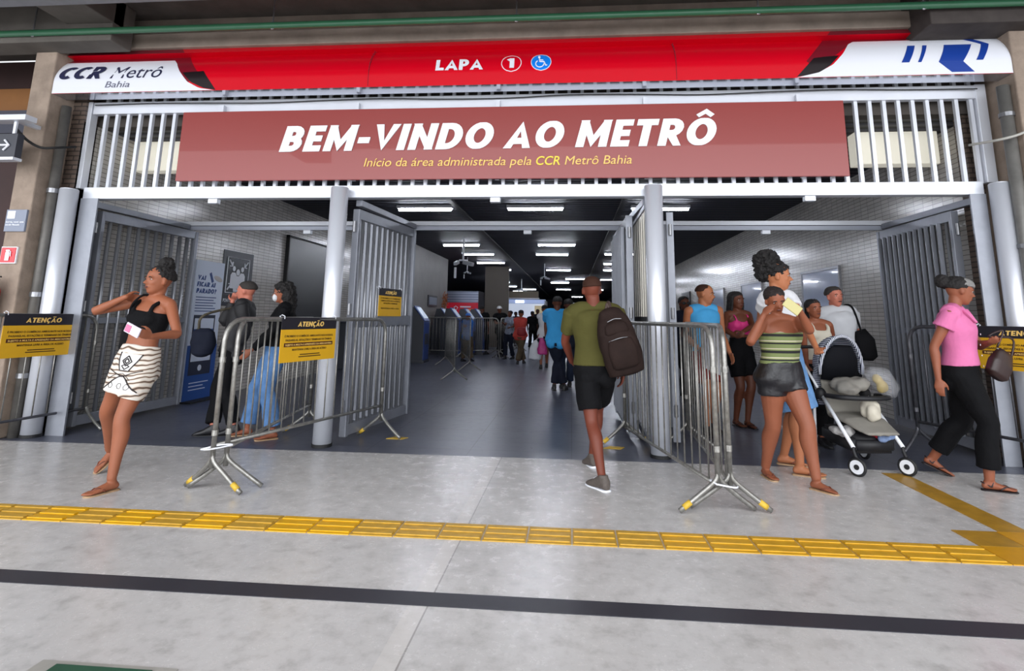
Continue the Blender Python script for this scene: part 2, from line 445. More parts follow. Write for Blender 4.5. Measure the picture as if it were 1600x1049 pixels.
# --- walls
M_TILE = tile_mat('small_wall_tiles', 1, 2, 'c9c4bd', 'b9b4ae', '837e79', 0.19, 0.055, 0.004, 0.2, 0.0)
M_TILEH = tile_mat('small_wall_tiles_cross', 0, 2, '8f8a84', '7f7b76', '5d5955', 0.075, 0.045, 0.004, 0.2, 0.0)
M_BRICK = tile_mat('dark_brick', 0, 2, '6a5a50', '594b43', '3a322d', 0.16, 0.055, 0.008, 0.6, 0.5)
M_BRICKS = tile_mat('dark_brick_side', 1, 2, '6a5a50', '594b43', '3a322d', 0.16, 0.055, 0.008, 0.6, 0.5)
M_CONC = mat('rough_concrete', 'a39284', 0.85, var=0.35, scale=5, bump=0.9, bscale=14)
M_DCONC = mat('dark_concrete', '5d5753', 0.85, var=0.3, scale=2.5, bump=0.3, bscale=20)
M_PLAST = mat('grey_plaster', '8d8a88', 0.6, var=0.15, scale=2)
M_MAROON = mat('maroon_wall', '3a201e', 0.7, var=0.3, scale=2)
M_OCHRE = mat('ochre_panel', '94602c', 0.6, var=0.25, scale=2)
bm = B(); box(bm, -5.95, -5.7, 6.03, 17.5, 0, 3.5); tag(obj('wall_left', bm, M_TILE), kind='structure')
bm = B(); box(bm, -5.95, -4.85, 17.5, 22.5, 0, 3.5); tag(obj('wall_left_inner', bm, M_PLAST), kind='structure')
bm = B(); box(bm, -12, -5.95, 22.2, 22.5, 0, 3.5); tag(obj('wall_left_return', bm, M_PLAST), kind='structure')
bm = B(); box(bm, 4.35, 4.6, 6.03, 40, 0, 3.5); tag(obj('wall_right', bm, M_TILE), kind='structure')
bm = B(); box(bm, 4.35, 4.6, 40, 72, 0, 3.5); tag(obj('wall_right_far', bm, M_PLAST), kind='structure')
bm = B(); box(bm, -12, 4.6, 71.5, 71.7, 0, 3.5); tag(obj('wall_back', bm, mat('far_wall', '3c3c44', .7)), kind='structure')
bm = B(); box(bm, -12.2, -12, 22.5, 71.7, 0, 3.5); tag(obj('wall_left_far', bm, M_PLAST), kind='structure')
bm = B(); box(bm, -6.2, -5.70, 6.02, 6.22, 0, 3.80); tag(obj('wall_front_left', bm, M_BRICK), kind='structure')
bm = B(); box(bm, 4.2, 4.75, 6.30, 6.45, 0, 3.80); tag(obj('wall_front_right', bm, M_BRICK), kind='structure')
bm = B(); box(bm, -6.2, 5.2, 6.25, 6.4, 3.5, 4.7); tag(obj('wall_above_entrance', bm, M_DCONC), kind='structure')
# pillars beside the entrance
bm = B(); box(bm, -6.12, -5.86, 5.70, 6.6, 0, 4.7, bev=0.015); tag(obj('wall_pillar_left', bm, M_CONC), kind='structure')
bm = B(); box(bm, 4.34, 5.3, 5.70, 6.5, 0, 4.7, bev=0.015); tag(obj('wall_pillar_right', bm, M_CONC), kind='structure')
bm = B(); box(bm, -12, -6.2, 6.9, 7.1, 0, 4.7); tag(obj('wall_side_left', bm, M_MAROON), kind='structure')
bm = B(); box(bm, -9.6, -6.3, 6.84, 6.9, 3.68, 4.28); tag(obj('wall_side_panel', bm, M_OCHRE), kind='structure')
bm = B(); box(bm, 5.3, 12, 6.4, 6.6, 0, 4.7); tag(obj('wall_side_right', bm, M_DCONC), kind='structure')

# --- hall ceiling: dark slats across with long seams
m, nt, bs, vec, sep = axis_mat('dark_slatted_ceiling', 0, 1, 0.65, spec=.3)
wv = nd(nt, 'ShaderNodeTexWave', _Scale=1.6); wv.bands_direction = 'Y'; wv.wave_profile = 'SIN'
nt.links.new(vec, wv.inputs['Vector'])
r = ramp(nt, [(0.15, '17171d'), (0.5, '43444f')]); nt.links.new(wv.outputs[1], r.inputs[0])
nt.links.new(r.outputs[0], bs.inputs['Base Color'])
bp = nd(nt, 'ShaderNodeBump', _Strength=0.6, _Distance=0.03); nt.links.new(wv.outputs[1], bp.inputs['Height'])
nt.links.new(bp.outputs[0], bs.inputs['Normal'])
M_CEIL = m
bm = B(); box(bm, -12, 4.6, 6.4, 72, 3.5, 3.8); tag(obj('ceiling', bm, M_CEIL), kind='structure')
for i, x in enumerate((-2.3, 1.0)):
    bm = B(); box(bm, x - .05, x + .05, 6.4, 71, 3.46, 3.51); tag(obj('trim_%d' % (i + 1), bm, mat('ceiling_seam', '0d0d10', .6)), kind='structure')
# --- outside canopy
bm = B(); box(bm, -12, 12, 0.6, 6.9, 4.72, 4.95); tag(obj('ceiling_canopy', bm, M_DCONC), kind='structure')
bm = B(); box(bm, -5.2, 3.65, 5.82, 6.2, 4.30, 4.48, bev=0.01); box(bm, -5.2, 3.65, 5.95, 6.3, 4.46, 4.74)
tag(obj('trim_3', bm, mat('pale_concrete_beam', '9a8d82', .8, var=.3, scale=4)), kind='structure')
M_BEAM = mat('beam_concrete', '6b6661', 0.8, var=0.3, scale=3)
bm = B(); box(bm, -12, -5.0, 5.45, 5.75, 4.22, 4.72, bev=.01); tag(obj('trim_4', bm, M_BEAM), kind='structure')
bm = B(); box(bm, -5.55, -5.0, 0.6, 5.6, 4.42, 4.72, bev=.01); tag(obj('trim_5', bm, M_BEAM), kind='structure')
bm = B(); box(bm, 3.5, 12, 5.5, 6.2, 4.16, 4.72, bev=.01); tag(obj('trim_6', bm, mat('dark_beam', '4b4543', .8, var=.3)), kind='structure')
bm = B(); box(bm, -12, 12, 4.55, 4.85, 4.28, 4.72, bev=.01); tag(obj('trim_7', bm, mat('grey_beam', '85868c', .7, var=.2)), kind='structure')

# ================================================================ ENTRANCE FRAME
M_WMET = mat('white_painted_metal', 'd9dce4', 0.35, metal=0.25, var=0.06, scale=3)
M_COLM = mat('brushed_column_metal', 'dcdfe8', 0.36, metal=0.35, var=0.05, scale=2)
M_GALV = mat('galvanised_steel', '9b9ca0', 0.38, metal=0.8, var=0.3, scale=22)
M_GATE = mat('gate_grey_steel', '90939c', 0.42, metal=0.4, var=0.2, scale=4)
M_DARK = mat('black_rubber', '151517', 0.6)
XC = (-5.66, -2.50, 0.85, 4.22)
COLLAB = ('leftmost round metal column, beside the brick edge of the entrance', 'round metal column between left bay and middle bay, behind the barrier with a sign',
          'round metal column right of the man with the backpack', 'rightmost round metal column, behind the woman in the pink blouse')
for i, x in enumerate(XC):
    t = empty('round_column', (x, 5.93, 0), COLLAB[i], 'column', 'metal columns of the entrance')
    bm = B(); loft(bm, [(x, 5.93, 0.0), (x, 5.93, 2.655)], V((1,0,0)), .092, .092, 36); obj('shaft', bm, M_COLM, t, smooth=False)
    for p in t.children[0].data.polygons: p.use_smooth = len(p.vertices) == 4
    bm = B(); loft(bm, [(x, 5.93, 2.655), (x, 5.93, 2.662)], V((1,0,0)), .085, .085, 28); obj('cap_plate', bm, M_WMET, t)
    bm = B(); loft(bm, [(x, 5.93, 0.0), (x, 5.93, 0.03)], V((1,0,0)), .1, .1, 28); obj('base_ring', bm, M_DARK, t)
# lintel beam and upper grille, one welded frame
g = empty('entrance_grille', (-0.7, 6.1, 2.7), 'white vertical bar grille and long lintel above the entrance bays', 'grille')
bm = B(); box(bm, -5.58, 4.14, 6.03, 6.15, 2.57, 2.705, bev=.004); obj('lintel', bm, M_WMET, g)
bm = B(); box(bm, -5.64, 4.22, 6.06, 6.14, 3.60, 3.745, bev=.004)
obj('top_rail', bm, M_WMET, g)
for x in (-5.70, 4.25):
    bm = B(); box(bm, x - .05, x + .05, 6.05, 6.15, 2.70, 3.75, bev=.004); obj('side_post', bm, M_WMET, g)
for k in range(68):
    x = -5.50 + .1443*k
    if x > 4.17: break
    bm = B(); box(bm, x - .018, x + .018, 6.09, 6.13, 2.70, 3.90); obj('bar', bm, M_WMET, g)
# dark backing void is the real space behind; rear transom between the open gates
t = empty('rear_transom', (-0.7, 7.9, 2.5), 'slim white transom bar spanning the hall behind the open gates', 'transom')
bm = B(); box(bm, -5.69, 4.34, 7.86, 7.94, 2.55, 2.61, bev=.003); obj('upper_bar', bm, M_WMET, t)
bm = B(); box(bm, -5.69, 4.34, 7.88, 7.92, 2.485, 2.545, bev=.003); obj('lower_bar', bm, mat('transom_grey', 'a4a8b4', .4, .3), t)
for x, y, z, l in ((-4.02, 6.08, 2.57, 'small white sensor under the lintel over the left bay'), (-0.815, 6.08, 2.57, 'small white sensor under the lintel over the middle bay'), (2.46, 6.08, 2.57, 'small white sensor under the lintel over the right bay'),
                (-3.76, 7.9, 2.485, 'small sensor under the rear transom left of the black wall panel'), (-0.6, 7.9, 2.485, 'small sensor under the rear transom in the middle of the hall'), (2.6, 7.9, 2.485, 'small sensor under the rear transom on the right')):
    bm = B(); box(bm, x - .055, x + .055, y - .035, y + .035, z - .055, z, bev=.006)
    tag(obj('door_sensor', bm, M_WMET), l, 'sensor', 'door sensors')
# loose cable along the top rail
bm = B(); tube(bm, [(-5.6 + i*.7, 6.03 + .01*math.sin(i*2.1), 3.70 + .012*math.sin(i*1.7)) for i in range(15)], .006, 6, 4)
tag(obj('thin_cable', bm, M_DARK), 'thin black cable lying along the rail above the red banner', 'cable')
# jamb plates
for x0, x1, l in ((-5.57, -5.36, 'flat grey jamb plate beside the leftmost column'), (3.98, 4.13, 'flat grey jamb plate beside the rightmost column')):
    bm = B(); box(bm, x0, x1, 6.0, 6.02, 0, 2.57); tag(obj('jamb_plate', bm, M_GATE), l, 'jamb', 'jamb plates')
# cream boxes behind the grille, not lamps; a faint glow is added to the housing
M_CBOX = mat('cream_box_glow', 'e9e4d3', .5, emit=0.35)
for x0, x1, l in ((-5.66, -4.80, 'cream box behind the grille left of the welcome banner'), (3.32, 4.24, 'cream box behind the grille right of the welcome banner')):
    t = empty('cream_box', ((x0 + x1)/2, 6.9, 3.08), l, 'box', 'cream boxes behind the grille')
    bm = B(); box(bm, x0, x1, 6.80, 6.98, 3.10, 3.49, bev=.01); obj('housing', bm, M_CBOX, t)
    bm = B(); box(bm, x0 + .2, x0 + .23, 6.88, 6.9, 3.48, 3.5); box(bm, x1 - .23, x1 - .2, 6.88, 6.9, 3.48, 3.5); obj('bracket', bm, M_GALV, t)

# ================================================================ FASCIA SIGN
M_RED = mat('sign_red', 'd0001c', 0.28, coat=.3)
M_RED2 = mat('sign_maroon', '7a1626', 0.3)
M_WH = mat('sign_white', 'e6e8f0', 0.3)
M_BLK = mat('sign_black', '1c1216', 0.35)
M_NAVY = mat('sign_navy', '2b2d4a', 0.35)
M_BLUE = mat('sign_blue', '173c93', 0.35)
M_SKYB = mat('sign_sky_blue', '0c7fe8', 0.35)
def prof(z):
    y = 5.50
    if z > 3.76: y += 0.32*((z - 3.76)/0.43)**2
    return y
ZB, ZT = 3.63, 4.19
fs_ = empty('fascia_sign', (-0.75, 5.6, ZB), 'long red and white station name sign above the entrance', 'sign')
bm = B()
zs = [ZB + (ZT - ZB)*i/48 for i in range(49)]
ring = [(prof(z), z) for z in zs] + [(5.98, ZT), (5.98, ZB + .02), (5.9, ZB)]
a = [bm.verts.new((-5.72, y, z)) for y, z in ring]; b = [bm.verts.new((4.20, y, z)) for y, z in ring]
bm.faces.new(a); bm.faces.new(b[::-1])
for i in range(len(ring)):
    f = bm.faces.new((a[i], b[i], b[(i+1) % len(ring)], a[(i+1) % len(ring)]))
    f.material_index = 1 if i >= 49 else 0
obj('red_panel', bm, [M_RED, mat('sign_soffit_metal', 'b9bcc6', .12, metal=.9)], fs_)
def strips(name, poly, m, off, parent=fs_, dz=.012):
    """flat shape cut into horizontal strips that follow the curved face"""
    z0 = min(p[1] for p in poly); z1 = max(p[1] for p in poly); n = max(2, int((z1 - z0)/dz))
    def span(z):
        xs = []
        for i in range(len(poly)):
            (xa, za), (xb, zb) = poly[i], poly[(i+1) % len(poly)]
            if (za - z)*(zb - z) < 0 or (za == z and zb != z): xs.append(xa + (xb - xa)*(z - za)/(zb - za))
        return sorted(xs)
    bm = B(); prev = None
    eps = (z1 - z0)*1e-3
    for i in range(n + 1):
        z = z0 + eps + (z1 - z0 - 2*eps)*i/n; s = span(z)
        if len(s) < 2: prev = None; continue
        s = (s[0], s[-1]); y = prof(z) - off
        cur = [bm.verts.new((s[0], y, z)), bm.verts.new((s[1], y, z)), bm.verts.new((s[0], y + off + .001, z)), bm.verts.new((s[1], y + off + .001, z))]
        if prev:
            bm.faces.new((prev[0], prev[1], cur[1], cur[0])); bm.faces.new((prev[0], cur[0], cur[2], prev[2])); bm.faces.new((prev[1], prev[3], cur[3], cur[1]))
        prev = cur
    return obj(name, bm, m, parent)
strips('maroon_print', [(-5.71, 4.04), (-4.45, 4.04), (-4.1, 3.72), (-3.95, 3.80), (-4.30, 4.185), (-5.71, 4.185)], M_RED2, .002)
strips('maroon_print', [(2.95, 4.185), (2.62, 4.185), (2.30, 3.80), (2.42, 3.72), (2.8, 4.04), (4.19, 4.04), (4.19, 4.185)], M_RED2, .002)
strips('black_print', [(-4.17, 3.85), (-3.93, 3.86), (-3.76, 3.635), (-3.9, 3.66), (-4.05, 3.73)], M_BLK, .003)
strips('black_print', [(2.62, 3.86), (2.38, 3.84), (2.20, 3.64), (2.4, 3.67), (2.52, 3.75)], M_BLK, .003)
strips('white_panel', [(-5.73, 3.632), (-3.78, 3.632), (-3.95, 3.66), (-4.09, 3.735), (-4.20, 3.86), (-4.29, 3.98), (-4.36, 4.045), (-5.73, 4.045)], M_WH, .005)
strips('white_panel', [(2.20, 3.632), (4.21, 3.632), (4.21, 4.065), (2.83, 4.065), (2.76, 4.02), (2.66, 3.88), (2.55, 3.76), (2.41, 3.68)], M_WH, .005)
def fascia_text(name, s, m, x0, x1, zb, h, **k):
    o = put_text(name, s, m, None, (x0, 0, zb), (x1, 0, zb), hfix=h, **k)
    for v in o.data.vertices: v.co.y += prof(v.co.z) - .009
    o.parent = fs_; o.matrix_parent_inverse = Matrix.Translation(-fs_.location)
    return o
def fascia_bold(s, x0, x1, zb, h, m=None, shear=0.0, t=.22):
    for o in bold_text('letter', s, m or M_WH, None, (x0, 0, zb), (x1, 0, zb), h, t=t, shear=shear, gap=.08, depth=.004):
        for v in o.data.vertices: v.co.y += prof(v.co.z) - .012
        o.parent = fs_; o.matrix_parent_inverse = Matrix.Translation(-fs_.location)
fascia_bold('CCR', -5.60, -5.05, 3.79, .165, M_NAVY, .2)
fascia_text('lettering', 'Metrô', M_NAVY, -4.98, -4.40, 3.79, .165, bold=-.004, shear=.2)
fascia_text('lettering', 'Bahia', mat('sign_grey_text', '6d6f80', .4), -5.02, -4.74, 3.685, .075, bold=-.004, shear=.2)
fascia_bold('LAPA', -1.39, -.90, 3.79, .135)
# round badges
def badge(x, z, r, m, name, m2=None):
    pts = [(x + r*math.cos(a*PI/16), z + r*math.sin(a*PI/16)) for a in range(32)]
    return strips(name, pts, m, .006 if m2 is None else .008)
badge(-.605, 3.865, .105, M_WH, 'badge_ring'); 
pts = [(-.605 + .097*math.cos(a*PI/16), 3.865 + .097*math.sin(a*PI/16)) for a in range(32)]; strips('badge_disc', pts, M_RED, .008)
fascia_bold('1', -.64, -.575, 3.80, .125, t=.26)
badge(-.30, 3.87, .105, M_WH, 'badge_ring')
pts = [(-.30 + .098*math.cos(a*PI/16), 3.87 + .098*math.sin(a*PI/16)) for a in range(32)]; strips('badge_disc', pts, M_SKYB, .008)
# wheelchair pictogram
bm = B()
def wc(x, z): return (x - .30, prof(z + 3.87) - .012, z + 3.87)
ball(bm, wc(-.02, .062), .013, .004, .013)
tube(bm, [wc(-.018, .045), wc(-.012, .0), wc(.03, -.002)], .007, 6)
tube(bm, [wc(-.015, .022), wc(.022, .02)], .005, 6)
tube(bm, [wc(.03, -.002), wc(.048, -.048), wc(.062, -.044)], .007, 6)
tube(bm, [wc(-.012 + .042*math.cos(a), -.025 + .042*math.sin(a)) for a in [2.2 + i*.33 for i in range(13)]], .006, 6)
obj('wheelchair_symbol', bm, M_WH, fs_)
# blue arrow emblem on the right white panel
def px(u, v): return (2.81 + (u - 1330)*(4.22 - 2.77)/(1575 - 1330), 0)
E_ = lambda *p: [(x, z) for x, z in p]
strips('emblem', E_((3.18, 3.76), (3.25, 3.76), (3.36, 3.965), (3.29, 3.965)), M_BLUE, .009)
strips('emblem', E_((3.33, 3.76), (3.36, 3.76), (3.47, 3.965), (3.43, 3.965)), M_BLUE, .009)
strips('emblem', E_((3.52, 3.76), (3.74, 3.76), (3.88, 3.965), (3.63, 3.965)), M_BLUE, .009)
strips('emblem', E_((3.52, 3.76), (3.63, 3.652), (3.83, 3.652), (3.74, 3.76)), M_BLUE, .009)
strips('emblem', E_((3.86, 3.77), (3.92, 3.77), (4.04, 3.965), (3.97, 3.965)), M_BLUE, .009)
strips('emblem', E_((3.97, 3.965), (4.04, 3.965), (3.93, 4.064), (3.84, 4.064)), M_BLUE, .009)
for x in (-2.1, 1.05):
    bm = B(); 
    for i in range(11):
        z0 = ZB + .01 + i*.046; box(bm, x - .003, x + .003, prof(z0) - .003, prof(z0) + .01, z0, z0 + .047)
    obj('panel_joint', bm, M_RED2, fs_)

# the whole sign hangs closer to the grille
KS = 5.72/5.50
for ch in fs_.children:
    for v in ch.data.vertices: v.co = V((v.co.x*KS, 5.72 + (v.co.y - 5.50)*(.5 if v.co.y > 5.72 else 1), 1.3 + (v.co.z - 1.3)*KS))
# ================================================================ WELCOME BANNER
bn = empty('welcome_banner', (-.8, 5.98, 2.74), 'wide red banner welcoming riders in large white letters', 'banner')
M_BAN = mat('banner_red', '8a302c', .38, coat=.25)
bm = B(); box(bm, -4.43, 2.83, 5.96, 6.0, 2.755, 3.565, bev=.003); obj('panel', bm, M_BAN, bn)
for x in (-4.0, -2.4, -.8, .8, 2.4):
    bm = B(); box(bm, x - .02, x + .02, 6.0, 6.06, 2.76, 3.66); obj('bracket', bm, M_WMET, bn)
M_LET = mat('banner_letter_white', 'eceef2', .45); M_LETY = mat('banner_letter_yellow', 'e8c062', .45); M_LETY2 = mat('banner_letter_yellow_bold', 'e6cc3a', .45)
YB = 5.953
bold_text('letter', 'BEM-VINDO AO METRÔ', M_LET, bn, (-3.24, YB, 3.075), (1.56, YB, 3.095), .298, t=.23, shear=.2, gap=.10, space=.30, depth=.012, off=-.004)
put_text('subtitle', 'Início da área administrada pela', M_LETY, bn, (-2.26, YB, 2.90), (-.42, YB, 2.90), bold=.0, shear=.2, hfix=.1)
put_text('subtitle', 'CCR', M_LETY2, bn, (-.37, YB, 2.90), (-.115, YB, 2.90), bold=.012, shear=.2, hfix=.1)
put_text('subtitle', 'Metrô Bahia', M_LETY, bn, (-.065, YB, 2.90), (.64, YB, 2.905), bold=.0, shear=.2, hfix=.1)

# ================================================================ PIPES, SIDE SIGNS, CABLES
t = empty('green_pipe', (-.7, 5.40, 4.31), 'long green pipe hanging under the canopy above the red sign', 'pipe')
bm = B(); tube(bm, [(-12, 5.42, 4.31), (12, 5.42, 4.31)], .036, 14); obj('pipe_run', bm, mat('green_pipe_paint', '2f6447', .35, var=.15), t, True)
for x in (-5.9, -3.15, -.55, 1.85, 3.4, 4.4):
    bm = B(); tube(bm, [(x, 5.42, 4.27), (x - .045, 5.42, 4.31), (x, 5.42, 4.355), (x + .045, 5.42, 4.31), (x, 5.42, 4.27)], .008, 6, 4); tube(bm, [(x, 5.42, 4.355), (x, 5.42, 4.72)], .008, 6)
    obj('hanger', bm, M_GALV, t)
t = empty('downpipe', (-5.80, 5.84, 0), 'grey downpipe between the left pillar and the leftmost column', 'pipe')
bm = B(); tube(bm, [(-5.79, 5.86, 0), (-5.79, 5.86, 3.62)], .05, 14); obj('pipe_run', bm, mat('old_pipe', '6d6a66', .5, .3, var=.4, scale=5), t, True)
for z in (.6, 1.45, 2.6):
    bm = B(); tube(bm, [(-5.79, 5.86, z), (-5.79, 5.86, z + .05)], .06, 14); obj('clamp', bm, M_GALV, t)
t = empty('downpipe', (4.265, 5.95, 0), 'grey downpipe between the rightmost column and the right pillar', 'pipe')
bm = B(); tube(bm, [(4.285, 5.80, 0), (4.285, 5.80, 3.62)], .055, 14); obj('pipe_run', bm, mat('old_pipe_pale', '8b8985', .45, .4, var=.3, scale=5), t, True)
for z in (.6, 2.0, 3.3):
    bm = B(); tube(bm, [(4.285, 5.80, z), (4.285, 5.80, z + .04)], .065, 14); obj('clamp', bm, M_GALV, t)
bm = B(); tube(bm, [(4.02, 5.98, 3.07), (4.12, 5.70, 3.04), (4.3, 5.66, 3.09), (4.5, 5.66, 3.2), (4.8, 5.66, 3.3)], .013, 8, 6)
tag(obj('loose_cable', bm, mat('pale_cable', 'aba9a2', .5), smooth=True), 'pale cable looping from the grille to the right pillar', 'cable')
# arrow sign hanging off the left pillar
t = empty('arrow_sign', (-5.95, 5.40, 2.86), 'small dark sign with a white arrow hanging at the left pillar', 'sign')
bm = B(); box(bm, -6.5, -5.80, 5.36, 5.44, 2.88, 3.14, bev=.006); obj('panel', bm, mat('sign_dark', '2c2e38', .4), t)
bm = B(); y = 5.352
tube(bm, [(-6.03, y, 3.01), (-5.875, y, 3.01)], .011, 6); tube(bm, [(-5.93, y, 3.065), (-5.872, y, 3.01), (-5.93, y, 2.955)], .011, 6); obj('arrow', bm, M_WH, t)
bm = B(); box(bm, -6.6, -5.72, 5.33, 5.47, 3.28, 3.34, bev=.004); box(bm, -6.5, -5.8, 5.35, 5.45, 2.85, 2.88); box(bm, -5.9, -5.87, 5.39, 5.41, 3.13, 3.29); box(bm, -6.4, -6.37, 5.39, 5.41, 3.13, 3.29); box(bm, -5.95, -5.9, 5.40, 5.72, 3.29, 3.33)
obj('hanging_rail', bm, M_WMET, t)
bm = B(); tube(bm, [(-5.93, 5.45, 3.22), (-5.88, 5.55, 3.12), (-5.78, 5.62, 3.06), (-5.68, 5.7, 3.08), (-5.64, 5.9, 3.15)], .014, 8, 6)
tag(obj('loose_cable', bm, M_DARK, smooth=True), 'dark cable drooping from the arrow sign to the pipe', 'cable')
t = empty('notice_sign', (-6.0, 5.69, 2.15), 'small grey notice with a white square on the left pillar', 'sign')
bm = B(); box(bm, -6.11, -5.873, 5.675, 5.70, 2.14, 2.38, bev=.003); obj('panel', bm, mat('notice_grey', '7d8496', .4), t)
bm = B(); box(bm, -6.09, -6.0, 5.67, 5.68, 2.28, 2.365, bev=.003); obj('white_square', bm, M_WH, t)
put_text('lettering', 'Sorria, você está', M_WH, t, (-6.095, 5.672, 2.235), (-5.885, 5.672, 2.235), hfix=.017, bold=.02)
put_text('lettering', 'sendo filmado', M_WH, t, (-6.095, 5.672, 2.205), (-5.93, 5.672, 2.205), hfix=.017, bold=.02)
t = empty('extinguisher_sign', (-6.0, 5.69, 1.79), 'square red fire extinguisher sign on the left pillar', 'sign')
bm = B(); box(bm, -6.10, -5.915, 5.68, 5.70, 1.795, 1.975, bev=.002); obj('white_plate', bm, M_WH, t)
bm = B(); box(bm, -6.09, -5.925, 5.674, 5.681, 1.805, 1.965); obj('red_square', bm, M_RED, t)
bm = B(); loft(bm, [(-6.01, 5.668, 1.825), (-6.01, 5.668, 1.91), (-6.01, 5.668, 1.925)], V((1,0,0)), [.024, .024, .012], [.005]*3, 12); box(bm, -6.03, -5.985, 5.665, 5.672, 1.925, 1.94); tube(bm, [(-6.0, 5.668, 1.935), (-5.975, 5.668, 1.92), (-5.972, 5.668, 1.87)], .005, 6); obj('symbol', bm, M_WH, t)
t = empty('fire_extinguisher', (-6.04, 5.60, 1.12), 'red fire extinguisher hung on the left pillar under its sign', 'fire extinguisher')
bm = B(); loft(bm, [(-6.04, 5.59, z) for z in (1.12, 1.15, 1.5, 1.56, 1.60)], V((1,0,0)), [.07, .08, .08, .06, .03], [.07, .08, .08, .06, .03], 20); obj('cylinder', bm, mat('extinguisher_red', 'b01018', .3), t, True)
bm = B(); box(bm, -6.08, -5.97, 5.575, 5.605, 1.60, 1.625, bev=.004); box(bm, -6.07, -5.95, 5.58, 5.60, 1.64, 1.655, bev=.004); tube(bm, [(-6.04, 5.59, 1.59), (-6.04, 5.59, 1.65)], .015, 8); obj('valve', bm, M_DARK, t)
bm = B(); tube(bm, [(-6.02, 5.56, 1.62), (-5.95, 5.53, 1.58), (-5.95, 5.53, 1.4), (-6.0, 5.52, 1.3)], .011, 8, 6); obj('hose', bm, M_DARK, t)
bm = B(); loft(bm, [(-6.04, 5.59, 1.3), (-6.04, 5.59, 1.42)], V((1,0,0)), .0815, .0815, 20, cap=False); obj('label_band', bm, M_WH, t, True)
# ================================================================ GATES
def gate(label, a, b, n=10, mesh=None, slats=False, plate=False, z1=2.46):
    """swing gate leaf from a to b (x, y)"""
    a = V((a[0], a[1], 0)); b = V((b[0], b[1], 0)); d = (b - a); L = d.length; d.normalize()
    P = lambda s, z, o=0: a + d*s + V((-d.y, d.x, 0))*o + V((0, 0, z))
    t = empty('gate_leaf', tuple((a + b)/2), label, 'gate', 'open steel gate leaves')
    for nm, q in (('stile', ((.04, .05), (.04, z1))), ('stile', ((L - .04, .05), (L - .04, z1)))):
        bm = B(); bar(bm, P(*q[0]), P(*q[1]), .075, .05, up=d, bev=.004); obj(nm, bm, M_GATE, t)
    for z in (.11, z1 - .05):
        bm = B(); bar(bm, P(.07, z), P(L - .07, z), .05, .11, bev=.004); obj('rail', bm, M_GATE, t)
    bm = B(); bar(bm, P(.07, 1.2), P(L - .07, 1.2), .02, .07, bev=.003); obj('middle_rail', bm, M_GATE, t)
    m = mat('gate_bar_steel', 'a2a4aa', .35, .6, var=.25, scale=3)
    for i in range(n):
        s = .11 + (L - .22)*(i + .5)/n
        bm = B(); loft(bm, [P(s, .16), P(s, z1 - .1)], d, .019, .019, 10); obj('bar', bm, m, t, True)
        bm = B(); bar(bm, P(s + .05, .16, .055), P(s + .05, z1 - .1, .055), .036, .018, up=d); obj('flat_bar', bm, M_GATE, t)
    if plate:
        bm = B(); bar(bm, P(L*.35, 1.24, -.04), P(L - .1, 1.24, -.04), .012, .12); obj('lock_plate', bm, M_GATE, t)
    if mesh:
        bm = B(); bar(bm, P(.07, (z1)/2, -.012), P(L - .07, z1/2, -.012), .006, z1 - .3); obj('sheet', bm, mesh, t)
    # hinge blocks
    for z in (.3, 1.3, 2.2):
        bm = B(); loft(bm, [P(-.01, z), P(-.01, z + .12)], d, .018, .018, 10); obj('hinge', bm, M_GALV, t)
    return t
gate('grey gate leaf folded open against the left wall, behind the woman in the black top', (-5.50, 6.20), (-5.46, 7.95), 10)
gate('grey gate leaf open behind the second column, carrying a small yellow warning sign', (-2.38, 6.12), (-2.15, 7.72), 10, plate=True)
gate('grey gate leaf seen almost edge on beside the man with the backpack', (.66, 6.55), (.63, 8.25), 9, mesh=mat('gate_mesh', '6e7078', .6, .3, var=.2, scale=60))
gate('narrow gate leaf seen edge on just right of the third column', (1.08, 6.36), (1.33, 7.90), 9)
gate('grey gate leaf folded open along the right wall, behind the pushchair', (4.02, 6.32), (4.05, 7.92), 12)
# white slatted screen between third column and gate
t = empty('slatted_screen', (.79, 6.7, 0), 'white vertical slatted screen left of the third column', 'screen')
for i in range(7):
    y = 6.12 + i*.19
    bm = B(); box(bm, .785, .80, y, y + .13, 1.32, 2.44, bev=.003); obj('slat', bm, mat('cream_slat', 'e2ddd0', .45), t)
    bm = B(); box(bm, .785, .80, y + .04, y + .075, .12, 1.25); obj('lower_bar', bm, M_GALV, t)
bm = B(); box(bm, .77, .815, 6.08, 7.44, 1.25, 1.32, bev=.003); obj('rail', bm, M_DARK, t)
bm = B(); box(bm, .77, .815, 6.08, 7.44, 2.44, 2.49, bev=.003); obj('rail', bm, M_GATE, t)
bm = B(); box(bm, .77, .815, 6.08, 7.44, .06, .12, bev=.003); obj('rail', bm, M_GATE, t)
for a, b, l in (((-5.55, 6.15), (-5.55, 7.86), 'overhead steel track above the left gate leaf'), ((-2.36, 6.15), (-2.2, 7.86), 'overhead steel track above the gate leaf with the warning sign'),
              ((.80, 6.15), (.72, 7.86), 'overhead steel track above the leaf beside the third column'), ((4.12, 6.15), (4.1, 7.86), 'overhead steel track above the right gate leaf')):
    bm = B(); bar(bm, (a[0], a[1], 2.53), (b[0], b[1], 2.53), .07, .07, bev=.004)
    tag(obj('gate_track', bm, M_GATE), l, 'track', 'gate tracks')

